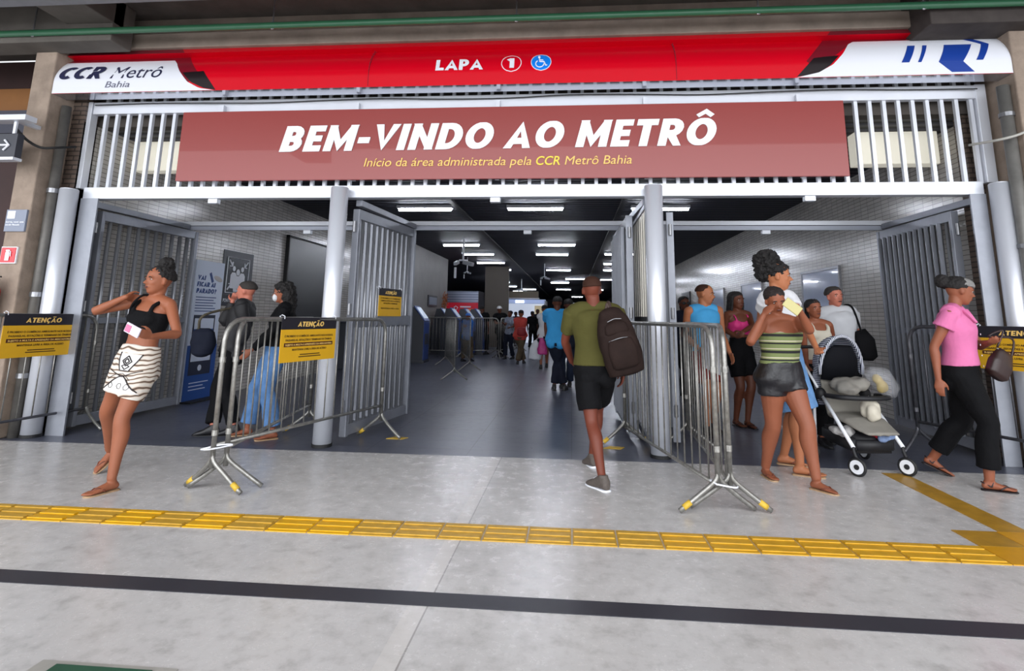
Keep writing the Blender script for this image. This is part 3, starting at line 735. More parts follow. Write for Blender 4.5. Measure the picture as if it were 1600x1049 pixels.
# ================================================================ BARRIERS
M_BARR = mat('barrier_galvanised', 'a3a19c', .42, .75, var=.4, scale=26, bump=.1, bscale=60)
M_YTAPE = mat('yellow_foot_tape', 'd9b23a', .6, var=.25, scale=30)
M_BDARK = mat('barrier_dark_steel', '66666c', .45, .7, var=.3, scale=20)
def barrier(label, a, b, group='crowd barriers at the entrance', h=1.255, low=.30, nb=15, tapes=(), m=None, r=.019, detail=True, rails=True, topm=None):
    m = m or M_BARR
    a = V((a[0], a[1], 0)); b = V((b[0], b[1], 0)); d = b - a; L = d.length; d.normalize(); nrm = V((-d.y, d.x, 0))
    P = lambda s, z, o=0: a + d*s + nrm*o + V((0, 0, z))
    t = empty('crowd_barrier', tuple((a + b)/2), label, 'barrier', group)
    R = .16
    path = [P(0, .17), P(0, h - R)] + [P(R - R*math.cos(x), h - R + R*math.sin(x)) for x in (.4, .8, 1.2)] + [P(R, h)]
    path2 = [P(L - R, h)] + [P(L - R + R*math.sin(x), h - R + R*math.cos(x)) for x in (.4, .8, 1.2)] + [P(L, h - R), P(L, .17)]
    bm = B(); tube(bm, path + path2, r, 12 if detail else 6); obj('frame', bm, m, t, True)
    bm = B(); tube(bm, [P(0, low), P(L, low)], r*.75, 10 if detail else 6); obj('lower_rail', bm, topm or m, t, True)
    for i in range(nb):
        s = L*(i + 1)/(nb + 1)
        bm = B(); tube(bm, [P(s, low), P(s, h if R < s < L - R else h - .03)], r*.33, 6 if detail else 4); obj('bar', bm, m, t, True)
    for e in (0, 1):
        s = 0 if e == 0 else L; inn = 1 if e == 0 else -1
        for sd in (-1, 1):
            foot = P(s + inn*.03, .018, sd*.27)
            bm = B(); tube(bm, [P(s, .30), P(s, .22, sd*.015), P(s + inn*.02, .12, sd*.13), foot], r*.9, 10 if detail else 6, 4); lg = obj('leg', bm, m, t, True)
            if (e, sd) in tapes:
                p = foot; q = P(s + inn*.02, .12, sd*.13); c0 = p.lerp(q, .2); c1 = p.lerp(q, .55)
                bm = B(); tube(bm, [c0, c1], r*1.08, 12); obj('tape_wrap', bm, M_YTAPE, lg, True).matrix_parent_inverse = (lg.matrix_parent_inverse.inverted() @ Matrix.Identity(4)) if False else Matrix.Identity(4)
    if detail:
        for s, z in ((0, .42), (0, .95), (L, .5)):
            bm = B(); tube(bm, [P(s, z - .02), P(s, z + .02)], r*1.25, 10); obj('coupling_ring', bm, m, t)
    return t
b1 = barrier('galvanised crowd barrier carrying the central yellow warning sign, near end at the pale floor', (-2.66, 4.34), (-2.07, 6.44), low=.33, tapes=((0, -1), (0, 1), (1, 1)))
barrier('second galvanised barrier tied behind the one with the central warning sign', (-2.60, 4.42), (-2.93, 6.55), low=.30, tapes=((1, 1),), nb=14)
b2 = barrier('galvanised crowd barrier on the right, its end nearest the man with the backpack', (1.00, 4.32), (.56, 6.42), low=.18, tapes=((1, 1), (1, -1), (0, 1)), nb=14)
b2b = barrier('galvanised barrier tied behind the right one, with a sign seen from its white back', (1.09, 4.36), (1.20, 6.42), low=.2, tapes=((0, -1), (1, 1)), nb=14)
bl = barrier('grey barrier at far left carrying a yellow warning sign', (-5.45, 6.35), (-5.62, 4.2), low=.23, tapes=((0, -1),), nb=13, topm=M_BDARK)
br = barrier('grey barrier at far right behind the woman in the pink blouse', (3.52, 6.5), (4.36, 4.52), low=.3, m=M_BDARK, nb=13)
# white cable ties
for pts, l in (([(-2.75, 4.33, .30), (-2.62, 4.36, .33), (-2.56, 4.42, .32), (-2.66, 4.30, .31)], 'white cable tie at the foot of the left pair of barriers'), ([(.98, 4.28, .20), (1.12, 4.33, .17), (1.13, 4.40, .18), (.96, 4.35, .21)], 'white cable tie at the foot of the right pair of barriers')):
    bm = B(); tube(bm, pts + [pts[0]], .006, 6, 5); tag(obj('cable_tie', bm, M_WH), l, 'cable tie', 'white cable ties')
for x, y, l in ((-1.88, 6.42, 'torn yellow tape on the dark floor below the left barrier end'), (.42, 6.28, 'torn yellow tape on the dark floor by the right barrier end')):
    bm = B(); extrude_poly(bm, [(x - .1, y - .05), (x + .08, y - .06), (x + .12, y + .03), (x - .03, y + .06)], lambda u, v, d: (u, v, d), 0, .004)
    tag(obj('floor_tape_scrap', bm, M_YTAPE), l, 'tape', 'tape scraps')

# ================================================================ ATENÇÃO SIGNS
M_SY = mat('warning_yellow', 'e3ae22', .45, var=.06, scale=5); M_SK = mat('warning_black', '24222a', .45); M_SBR = mat('warning_brown_band', '4a1f16', .5)
M_STX = mat('warning_small_text', '4b3512', .6); M_STY = mat('warning_title_yellow', 'f0c871', .5)
def warning(label, P0, P1, h, narrow=False, group='yellow and black warning signs', tilt=0.0, backwhite=False):
    P0 = V(P0); P1 = V(P1); d = P1 - P0; W = d.length; d.normalize(); nr = d.cross(V((0,0,1))).normalized(); dn = V((0, 0, -1))
    nr2 = nr
    t = empty('warning_sign', tuple((P0 + P1)/2 + dn*h), label, 'sign', group)
    Q = lambda u, v, o=0.0: P0 + d*(u*W) + dn*(v*h) + nr*(o)
    fn = lambda u, v, o: Q(u, v, o)
    tb = .27
    bm = B(); extrude_poly(bm, [(0, tb), (1, tb), (1, 1), (0, 1)], fn, 0, .005); obj('yellow_field', bm, M_SY, t)
    bm = B(); extrude_poly(bm, [(0, 0), (1, 0), (1, tb), (0, tb)], fn, 0, .005); obj('black_header', bm, M_SK, t)
    if backwhite:
        bm = B(); extrude_poly(bm, [(0, 0), (1, 0), (1, 1), (0, 1)], fn, -.003, 0); obj('white_back', bm, M_WH, t)
    a, b = (.27, .75) if not narrow else (.25, .75)
    bold_text('title', 'ATENÇÃO', M_STY, t, Q(a, tb*.76), Q(b, tb*.76), h*tb*.42, t=.2, shear=.12, gap=.1, depth=.002, off=.006, per=False)
    def line(s, v, u0, u1, ch, mm=M_STX): put_text('small_print', s, mm, t, Q(u0, v, .007), Q(u1, v, .007), hfix=h*ch, depth=.001)
    if not narrow:
        line('É PROIBIDO O COMÉRCIO AMBULANTE NOS ACESSOS,', .44, .06, .94, .045)
        line('PASSARELAS, ESTAÇÕES E TERMINAIS DE ÔNIBUS.', .53, .08, .92, .045)
        bm = B(); extrude_poly(bm, [(.06, .57), (.94, .57), (.94, .655), (.06, .655)], fn, .005, .007); obj('brown_band', bm, M_SBR, t)
        line('SUJEITO A MULTA E APREENSÃO DA MERCADORIA', .635, .08, .92, .042, M_STY)
        line('MANTENHA LIVRE A ÁREA DE ACESSO', .745, .2, .82, .045)
        for a_, b_, v_ in ((.34, .70, .83), (.32, .72, .88)):
            bm = B(); extrude_poly(bm, [(a_, v_), (b_, v_), (b_, v_ + .022), (a_, v_ + .022)], fn, .005, .0065); obj('small_print_line', bm, M_STX, t)
    else:
        for v, s, a, b in ((.38, 'É PROIBIDO O COMÉRCIO', .08, .92), (.47, 'AMBULANTE NOS ACESSOS,', .08, .92), (.56, 'ESTAÇÕES E TERMINAIS', .2, .8), (.74, 'MANTENHA LIVRE A ÁREA', .1, .9)): line(s, v, a, b, .045)
    for u in (.03, .97):
        bm = B(); tube(bm, [Q(u, .03, .01), Q(u, -.03, .01), Q(u, -.06, -.02), Q(u, -.03, -.045), Q(u, .03, -.01)], .0035, 5)
        obj('tie', bm, M_WH, t)
    return t
def on(a, b, s, o=0.0, z=1.27):
    a = V((a[0], a[1], 0)); b = V((b[0], b[1], 0)); d = (b - a).normalized(); n = V((d.y, -d.x, 0))
    p = a + d*s + n*o; return (p.x, p.y, z)
A1, A2 = (-2.66, 4.34), (-2.10, 6.46)
warning('yellow and black warning sign hung on the barrier in front of the second column', on(A1, A2, .56, .03), on(A1, A2, 1.30, .03), .385)
A1, A2 = (-5.62, 4.2), (-5.45, 6.35)
warning('yellow and black warning sign on the barrier at the far left edge', on(A1, A2, 1.08, .03), on(A1, A2, 1.88, .03), .43)
A1, A2 = (3.52, 6.5), (4.36, 4.52)
warning('yellow and black warning sign at the far right behind the brown handbag', on(A1, A2, .70, .03), on(A1, A2, 1.45, .03), .38)
warning('small yellow and black warning sign fixed to the open gate leaf behind the second column', (-2.25, 6.67, 1.62), (-2.16, 7.28, 1.62), .33, narrow=True)
A1, A2 = (1.20, 6.42), (1.09, 4.36)
warning('warning sign seen from its white back on the rear right barrier', on(A1, A2, 1.75, -.03, 1.24), on(A1, A2, .95, -.03, 1.24), .36, backwhite=True)

# ================================================================ POSTERS
t = empty('information_banner', (-5.67, 8.6, 0), 'tall blue and white standing banner asking riders a question, on the left wall', 'banner')
XP = -5.655
M_PB = mat('poster_pale_blue', 'dfe8fa', .5); M_PBL = mat('poster_blue', '1d4f9e', .5); M_PDK = mat('poster_dark_navy', '1a2440', .5); M_PG = mat('poster_green', '7da05c', .5); M_PY = mat('poster_yellow', 'd9b25a', .5); M_PT = mat('poster_text_blue', '2b4a8a', .5)
y0, y1 = 8.30, 9.02
def yb(nm, a, b, z0, z1, m, o=0.0, par=None):
    bm = B(); box(bm, XP + o, XP + o + .003, a, b, z0, z1); return obj(nm, bm, m, par or t)
bm = B(); box(bm, XP - .02, XP, y0, y1, .02, 2.10); obj('board', bm, M_PB, t)
yb('blue_panel', y0, y1, .02, .82, M_PBL, .001)
yb('phone_body', y0 + .07, y1 - .12, .38, 1.27, M_PDK, .002)
yb('phone_screen', y0 + .10, y1 - .15, .58, 1.22, M_PB, .003)
yb('screen_band', y0 + .10, y1 - .15, .98, 1.06, M_PBL, .004); yb('screen_band', y0 + .10, y1 - .15, .86, .97, M_PY, .004); yb('screen_band', y0 + .10, y1 - .15, .75, .86, M_PG, .004)
for q in (.2, .36): yb('screen_icon', y0 + q, y0 + q + .06, .89, .95, M_PBL, .006); yb('screen_icon', y0 + q, y0 + q + .06, .78, .84, M_PDK, .006)
bm = B(); disc(bm, (XP + .006, y0 + .33, .48), (1, 0, 0), .045, .003); obj('phone_button', bm, M_PB, t)
for s, z, l in (('VAI', 1.80, .2), ('FICAR AI', 1.70, .46), ('PARADO?', 1.60, .5)):
    bold_text('headline', s, M_PT, t, (XP + .002, y0 + .06, z), (XP + .002, y0 + .06 + l, z), .072, t=.24, shear=.1, depth=.003, per=False)
for i in range(6):
    yb('small_print_line', y0 + .07, y0 + .07 + (.44 if i % 2 else .5), 1.532 - i*.042, 1.545 - i*.042, M_PT, .001)
for i in range(3): yb('small_print_line', y0 + .12, y0 + .12 + (.46, .34, .4)[i], .26 - i*.05, .274 - i*.05, M_PB, .002)
bm = B(); bar(bm, (XP + .004, y0 + .36, 1.92), (XP + .004, y0 + .44, 1.78), .004, .05, up=V((0, 1, 0))); obj('phone_drawing', bm, M_PT, t)
bm = B(); ball(bm, (XP + .001, y0 + .58, 1.84), .004, .12, .04, ((1, 0, 0), (0, 1, -.25), (0, .25, 1))); obj('hand_drawing', bm, mat('hand_drawing', 'c5bfc0', .6), t)
bm = B(); box(bm, XP - .04, XP + .16, y0 - .02, y1 + .02, 0, .02, bev=.005); obj('stand_base', bm, M_DARK, t)
# assembly point sign
t = empty('assembly_point_sign', (-5.69, 9.47, 1.5), 'dark square assembly point sign with white people and arrows on the left wall', 'sign')
XP = -5.69; ya, yz_ = 9.02, 9.92
bm = B(); box(bm, -5.70, XP, ya, yz_, 1.42, 2.34, bev=.002); obj('panel', bm, mat('assembly_dark', '1f2531', .4), t)
def Yp(u, v): return (XP + .004, ya + .9*u, 1.42 + .92*v)
bm = B(); tube(bm, [Yp(.14, .24), Yp(.86, .24), Yp(.86, .88), Yp(.14, .88), Yp(.14, .24), Yp(.4, .24)], .008, 4); obj('border', bm, M_WH, t)
for u, v, sc in ((.36, .68, .9), (.64, .68, .9), (.5, .62, 1.1)):
    bm = B(); ball(bm, Yp(u, v), .004, .05*sc, .05*sc); loft(bm, [Yp(u, v - .36), Yp(u, v - .30), Yp(u, v - .12), Yp(u, v - .07)], V((0,1,0)), [.09*sc, .10*sc, .10*sc, .05*sc], [.004]*4, 12); obj('figure_symbol', bm, M_WH, t)
for u, v, dx, dz in ((.19, .83, 1, -1), (.81, .83, -1, -1), (.19, .29, 1, 1), (.81, .29, -1, 1)):
    bm = B(); tube(bm, [Yp(u, v), Yp(u + .1*dx, v + .1*dz)], .013, 5); e = (u + .11*dx, v + .11*dz)
    tube(bm, [Yp(e[0] - .08*dx, e[1]), Yp(*e), Yp(e[0], e[1] - .08*dz)], .011, 5); obj('arrow_symbol', bm, M_WH, t)
put_text('lettering', 'PONTO DE ENCONTRO', M_WH, t, Yp(.1, .07), Yp(.9, .07), hfix=.06, bold=.01, depth=.002)
# black wall panel
t = empty('black_wall_panel', (-5.69, 12.3, .85), 'large black panel mounted on the left wall beyond the assembly sign', 'panel')
bm = B(); box(bm, -5.70, -5.64, 11.1, 13.6, .86, 2.83, bev=.006); obj('screen', bm, mat('black_screen', '12151d', .35), t)
bm = B(); [box(bm, -5.70, -5.63, a, b, c, d_) for a, b, c, d_ in ((11.06, 11.1, .82, 2.87), (13.6, 13.64, .82, 2.87), (11.06, 13.64, 2.83, 2.87), (11.06, 13.64, .82, .86))]; obj('frame', bm, M_DARK, t)
# framed pale posters on the right wall
M_GLS = mat('pale_blue_poster', 'd2def8', .12, coat=.5, var=.1, scale=2)
for ya, yb_, l in ((9.78, 11.28, 'nearest framed pale blue poster on the right wall, behind the man in the white tee'), (13.66, 15.2, 'second framed pale blue poster on the right wall, behind the girl in the pink top'), (17.0, 18.6, 'farthest framed pale blue poster on the right wall, behind the boy in blue')):
    t = empty('framed_poster', (4.33, (ya + yb_)/2, .78), l, 'poster', 'framed posters on the right wall')
    bm = B(); box(bm, 4.325, 4.35, ya, yb_, .80, 2.15); obj('sheet', bm, M_GLS, t)
    bm = B(); [box(bm, 4.31, 4.35, a, b, c, d_) for a, b, c, d_ in ((ya - .04, ya, .76, 2.19), (yb_, yb_ + .04, .76, 2.19), (ya, yb_, 2.15, 2.19), (ya, yb_, .76, .80))]; obj('frame', bm, M_GALV, t)
t = empty('dark_notice', (4.33, 22.3, 1.9), 'small dark notice high on the right wall, above the woman in sunglasses', 'sign')
bm = B(); box(bm, 4.30, 4.345, 21.7, 23.2, 1.70, 2.3); obj('panel', bm, mat('notice_dark', '33333a', .4), t)
bm = B(); tube(bm, [(4.30, 22.1, 1.85), (4.30, 22.1, 2.15), (4.30, 22.8, 2.15), (4.30, 22.8, 1.85), (4.30, 22.1, 1.85)], .03, 4); obj('symbol', bm, M_GALV, t)

# ================================================================ HALL LAMPS
M_TUBE = mat('lamp_tube_light', 'eef3ff', .4, emit=55.0)
M_TUBED = mat('lamp_tube_dim', 'eef3ff', .4, emit=24.0)
LX = {'left': ((-2.95, 11.3), (-3.32, 17.2), (-3.22, 19.8), (-3.22, 23.0), (-3.3, 26.4), (-4.3, 33.1), (-4.4, 36.1), (-4.4, 41.0), (-3.3, 45.3), (-4.3, 48.6), (-4.6, 66.0)),
      'middle': ((-.71, 11.3), (-.43, 17.1), (-.65, 19.8), (-.57, 26.4), (.25, 32.4), (-.70, 36.0), (-.6, 45.0), (.6, 60.5)), 'right': ((1.75, 11.35), (1.68, 19.6), (1.84, 23.2), (2.0, 26.3), (2.2, 33.0), (1.9, 45.0))}
ORD = 'nearest second third fourth fifth sixth seventh eighth ninth tenth farthest'.split()
for rw, rows_ in LX.items():
    for k, (x, y) in enumerate(rows_):
        L = 1.14
        t = empty('ceiling_lamp', (x, y, 3.40), '%s white tube lamp from the entrance in the %s row of the hall ceiling' % (ORD[k], rw), 'lamp', 'tube lamps on the hall ceiling')
        bm = B(); box(bm, x - L/2, x + L/2, y - .09, y + .09, 3.44, 3.50, bev=.006); obj('housing', bm, M_WH, t)
        bm = B(); tube(bm, [(x - L/2 + .03, y, 3.425), (x + L/2 - .03, y, 3.425)], .03, 8)
        obj('tube_pair', bm, M_TUBE if k in (0, 1, 3, 5) else M_TUBED, t)
# ceiling cameras
def ccam(x, y, zc, label, s=1.0, dirx=1):
    t = empty('security_camera', (x, y, zc), label, 'camera', 'security cameras under the hall ceiling')
    bm = B(); tube(bm, [(x, y, 3.5), (x, y, zc)], .03*s, 8); obj('pole', bm, M_WH, t)
    bm = B(); tube(bm, [(x - .12*s, y, zc), (x + .12*s, y, zc)], .025*s, 8); obj('arm', bm, M_WH, t)
    bm = B(); bar(bm, (x + .02*dirx*s, y - .05, zc - .06*s), (x + .32*dirx*s, y - .25*s, zc - .14*s), .11*s, .11*s, bev=.02*s); obj('body', bm, mat('camera_grey', 'b9bcc4', .4), t)
    bm = B(); bar(bm, (x - .14*dirx*s, y - .02, zc - .05*s), (x - .2*dirx*s, y - .2*s, zc - .12*s), .1*s, .1*s, bev=.02*s); obj('body', bm, mat('camera_grey', 'b9bcc4', .4), t)
    bm = B(); loft(bm, [(x - .22*s*dirx, y, zc - .2*s), (x - .22*s*dirx, y, zc - .5*s)], V((1,0,0)), .035*s, .035*s, 10); obj('antenna', bm, M_WH, t)
ccam(-3.02, 16.0, 2.85, 'white twin security camera on a pole under the left lamps', 1.0)
ccam(-1.1, 24.0, 2.95, 'small security camera under the middle of the hall ceiling', .7)
ccam(-3.9, 21.5, 2.95, 'dark little camera under the ceiling near the red shop sign', .5)
ccam(-2.9, 34.0, 2.9, 'tiny far camera above the bright shop front', .8)

# ================================================================ FAR HALL
M_DKBL = mat('kiosk_blue', '173c88', .35); M_KDK = mat('kiosk_dark', '2c2f38', .4)
def shop():
    t = empty('kiosk_shop', (-4.6, 24.5, 0), 'shop booth with a silver shutter and red sign at the left of the hall', 'shop')
    bm = B(); box(bm, -5.9, -3.85, 24.1, 25.6, 0, 2.35); obj('booth', bm, mat('booth_dark', '30303a', .5), t)
    m, nt, bs, vec, sep = axis_mat('shutter_silver', 0, 2, .35, .7)
    wv = nd(nt, 'ShaderNodeTexWave', _Scale=3.0); wv.bands_direction = 'Y'; nt.links.new(vec, wv.inputs['Vector'])
    r = ramp(nt, [(0, '8088a0'), (1, 'b4bcd0')]); nt.links.new(wv.outputs[1], r.inputs[0]); nt.links.new(r.outputs[0], bs.inputs['Base Color'])
    bm = B(); box(bm, -5.9, -3.86, 24.04, 24.1, 1.86, 2.33); obj('shutter', bm, m, t)
    bm = B(); box(bm, -5.9, -3.86, 23.98, 24.08, 1.12, 1.86); obj('red_sign', bm, mat('shop_red', 'a3142a', .35, emit=.25), t)
    bm = B(); tube(bm, [(-4.86, 23.97, 1.66), (-4.78, 23.97, 1.72), (-4.7, 23.97, 1.66), (-4.78, 23.97, 1.52), (-4.86, 23.97, 1.66)], .022, 5); obj('emblem', bm, M_WH, t)
    for z, l in ((1.66, .45), (1.55, .55)):
        bm = B(); box(bm, -4.6, -4.6 + l, 23.965, 23.98, z, z + .06, bev=.003); obj('lettering_bar', bm, M_WH if z > 1.6 else mat('orange_letters', 'e08a50', .4), t)
    bm = B(); box(bm, -5.6, -3.9, 23.6, 24.0, 0, 1.1, bev=.02); obj('counter', bm, mat('counter_grey', '5a5c66', .5), t)
shop()
bm = B(); box(bm, -3.8, -2.75, 25.5, 25.7, 0, 3.5); tag(obj('wall_far_partition', bm, mat('partition_beige', '5e564e', .6)), kind='structure')
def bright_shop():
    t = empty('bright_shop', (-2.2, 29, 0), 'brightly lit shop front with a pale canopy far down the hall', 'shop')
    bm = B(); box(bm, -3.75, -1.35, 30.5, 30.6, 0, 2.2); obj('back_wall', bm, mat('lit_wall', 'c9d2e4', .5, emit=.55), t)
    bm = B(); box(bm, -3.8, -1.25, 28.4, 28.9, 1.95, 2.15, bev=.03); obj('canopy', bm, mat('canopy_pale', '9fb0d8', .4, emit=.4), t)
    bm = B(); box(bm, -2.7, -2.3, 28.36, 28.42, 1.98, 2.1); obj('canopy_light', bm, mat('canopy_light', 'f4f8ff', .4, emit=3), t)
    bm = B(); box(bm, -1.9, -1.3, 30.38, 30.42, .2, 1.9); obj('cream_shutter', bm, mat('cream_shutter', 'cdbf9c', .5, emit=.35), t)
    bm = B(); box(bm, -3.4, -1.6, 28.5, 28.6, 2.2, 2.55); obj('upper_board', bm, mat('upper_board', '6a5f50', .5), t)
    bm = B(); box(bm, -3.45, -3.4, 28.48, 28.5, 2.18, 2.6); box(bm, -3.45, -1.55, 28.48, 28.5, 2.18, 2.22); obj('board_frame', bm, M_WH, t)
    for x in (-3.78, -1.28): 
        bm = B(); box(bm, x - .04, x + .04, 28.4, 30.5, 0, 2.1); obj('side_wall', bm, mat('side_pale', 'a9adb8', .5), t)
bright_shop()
t = empty('far_stall', (.9, 33, 0), 'small lit stall beyond the man with the backpack', 'stall')
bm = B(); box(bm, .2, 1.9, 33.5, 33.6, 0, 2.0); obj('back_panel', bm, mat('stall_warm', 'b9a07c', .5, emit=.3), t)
bm = B(); box(bm, .1, 2.0, 32.6, 33.5, 1.98, 2.12, bev=.02); obj('roof', bm, M_WH, t)
bm = B(); box(bm, .1, 2.0, 32.6, 33.0, 0, .95, bev=.02); obj('counter', bm, M_KDK, t)
# ticket machines leaning with blue fronts
KP = ((-4.45, 16.6), (-3.95, 19.2), (-3.62, 19.9), (-3.35, 20.5), (-4.5, 20.2))
KL = ('nearest blue ticket machine with a pale slanted screen, by the left wall', 'blue ticket machine behind the queue barrier, second from the wall', 'blue ticket machine in the middle of the row', 'blue ticket machine farthest right in the row', 'blue ticket machine set back beside the wall')
for (x, y), l in zip(KP, KL):
    t = empty('ticket_machine', (x, y, 0), l, 'ticket machine', 'blue ticket machines')
    bm = B()
    pr_ = [(-.30, 0), (.30, 0), (.30, 1.15), (-.02, 1.55), (-.14, 1.55), (-.30, .9)]
    extrude_poly(bm, [(u + 0, z) for u, z in pr_], lambda u, z, d, x=x, y=y: (x + u, y + d, z), -.3, .3); obj('body', bm, M_KDK, t)
    bm = B(); box(bm, x + .298, x + .318, y - .29, y + .29, .08, 1.14, bev=.004); obj('blue_front', bm, M_DKBL, t)
    bm = B(); bar(bm, (x + .315, y, 1.16), (x - .01, y, 1.575), .58, .02, up=V((1, 0, .8))); obj('blue_hood', bm, M_DKBL, t)
    bm = B(); bar(bm, (x + .29, y - .0, 1.23), (x + .05, y, 1.535), .46, .02, up=V((1, 0, .8))); obj('screen', bm, mat('kiosk_screen', 'aab8cc', .3, emit=.3), t)
    bm = B(); box(bm, x + .3, x + .33, y - .2, y + .2, .5, .8); obj('slot_panel', bm, M_KDK, t)
    bm = B(); box(bm, x - .32, x + .34, y - .32, y + .32, 0, .06); obj('plinth', bm, M_KDK, t)
t = empty('dark_counter', (-5.1, 15.4, 0), 'long dark counter along the left wall behind the open gate', 'counter')
bm = B(); box(bm, -5.65, -4.9, 13.9, 17.3, 0, 1.12, bev=.02); obj('body', bm, M_KDK, t)
bm = B(); box(bm, -5.68, -4.86, 13.86, 17.34, 1.12, 1.17, bev=.008); obj('top', bm, mat('counter_top', '474a55', .3), t)
t = empty('wall_notice', (-4.84, 19.8, 1.7), 'small dark framed notice on the grey wall beside the ticket machines', 'sign')
bm = B(); box(bm, -4.85, -4.81, 19.4, 20.7, 1.62, 2.0); obj('frame', bm, M_KDK, t)
bm = B(); box(bm, -4.81, -4.80, 19.5, 20.6, 1.68, 1.94); obj('sheet', bm, mat('notice_sheet', '8d96a8', .5), t)
# orange tinsel ornament
bm = B(); rnd = random.Random(3)
for i in range(90):
    p = V((-4.745, 21.7, 1.86)) + V((rnd.gauss(0, .025), rnd.gauss(0, .22), rnd.gauss(0, .14))); q = p + V((rnd.uniform(-.05, .05), rnd.uniform(-.12, .12), rnd.uniform(-.1, .1)))
    tube(bm, [p, q], .014, 4)
tag(obj('tinsel_ornament', bm, mat('orange_tinsel', 'b56a3a', .35, .4)), 'orange tinsel ornament on the grey wall above the ticket machines', 'ornament', kind='stuff')
for (a, b, l) in (((-4.7, 18.0), (-3.2, 17.9), 'hall queue barrier in front of the nearest ticket machine'), ((-2.40, 12.1), (-3.35, 15.6), 'nearest hall queue barrier, standing end on'), ((-2.45, 14.2), (-3.3, 17.6), 'second hall queue barrier behind the end-on one'), ((-3.1, 18.2), (-2.3, 18.6), 'short looking hall queue barrier before the person in the cap'), ((-2.25, 18.7), (-1.95, 21.2), 'hall queue barrier right beside the person in the coral top'), ((-2.6, 20.8), (-2.0, 23.0), 'farthest hall queue barrier behind the queue')):
    barrier(l, a, b, group='queue barriers inside the hall', detail=False, nb=13, low=.26)
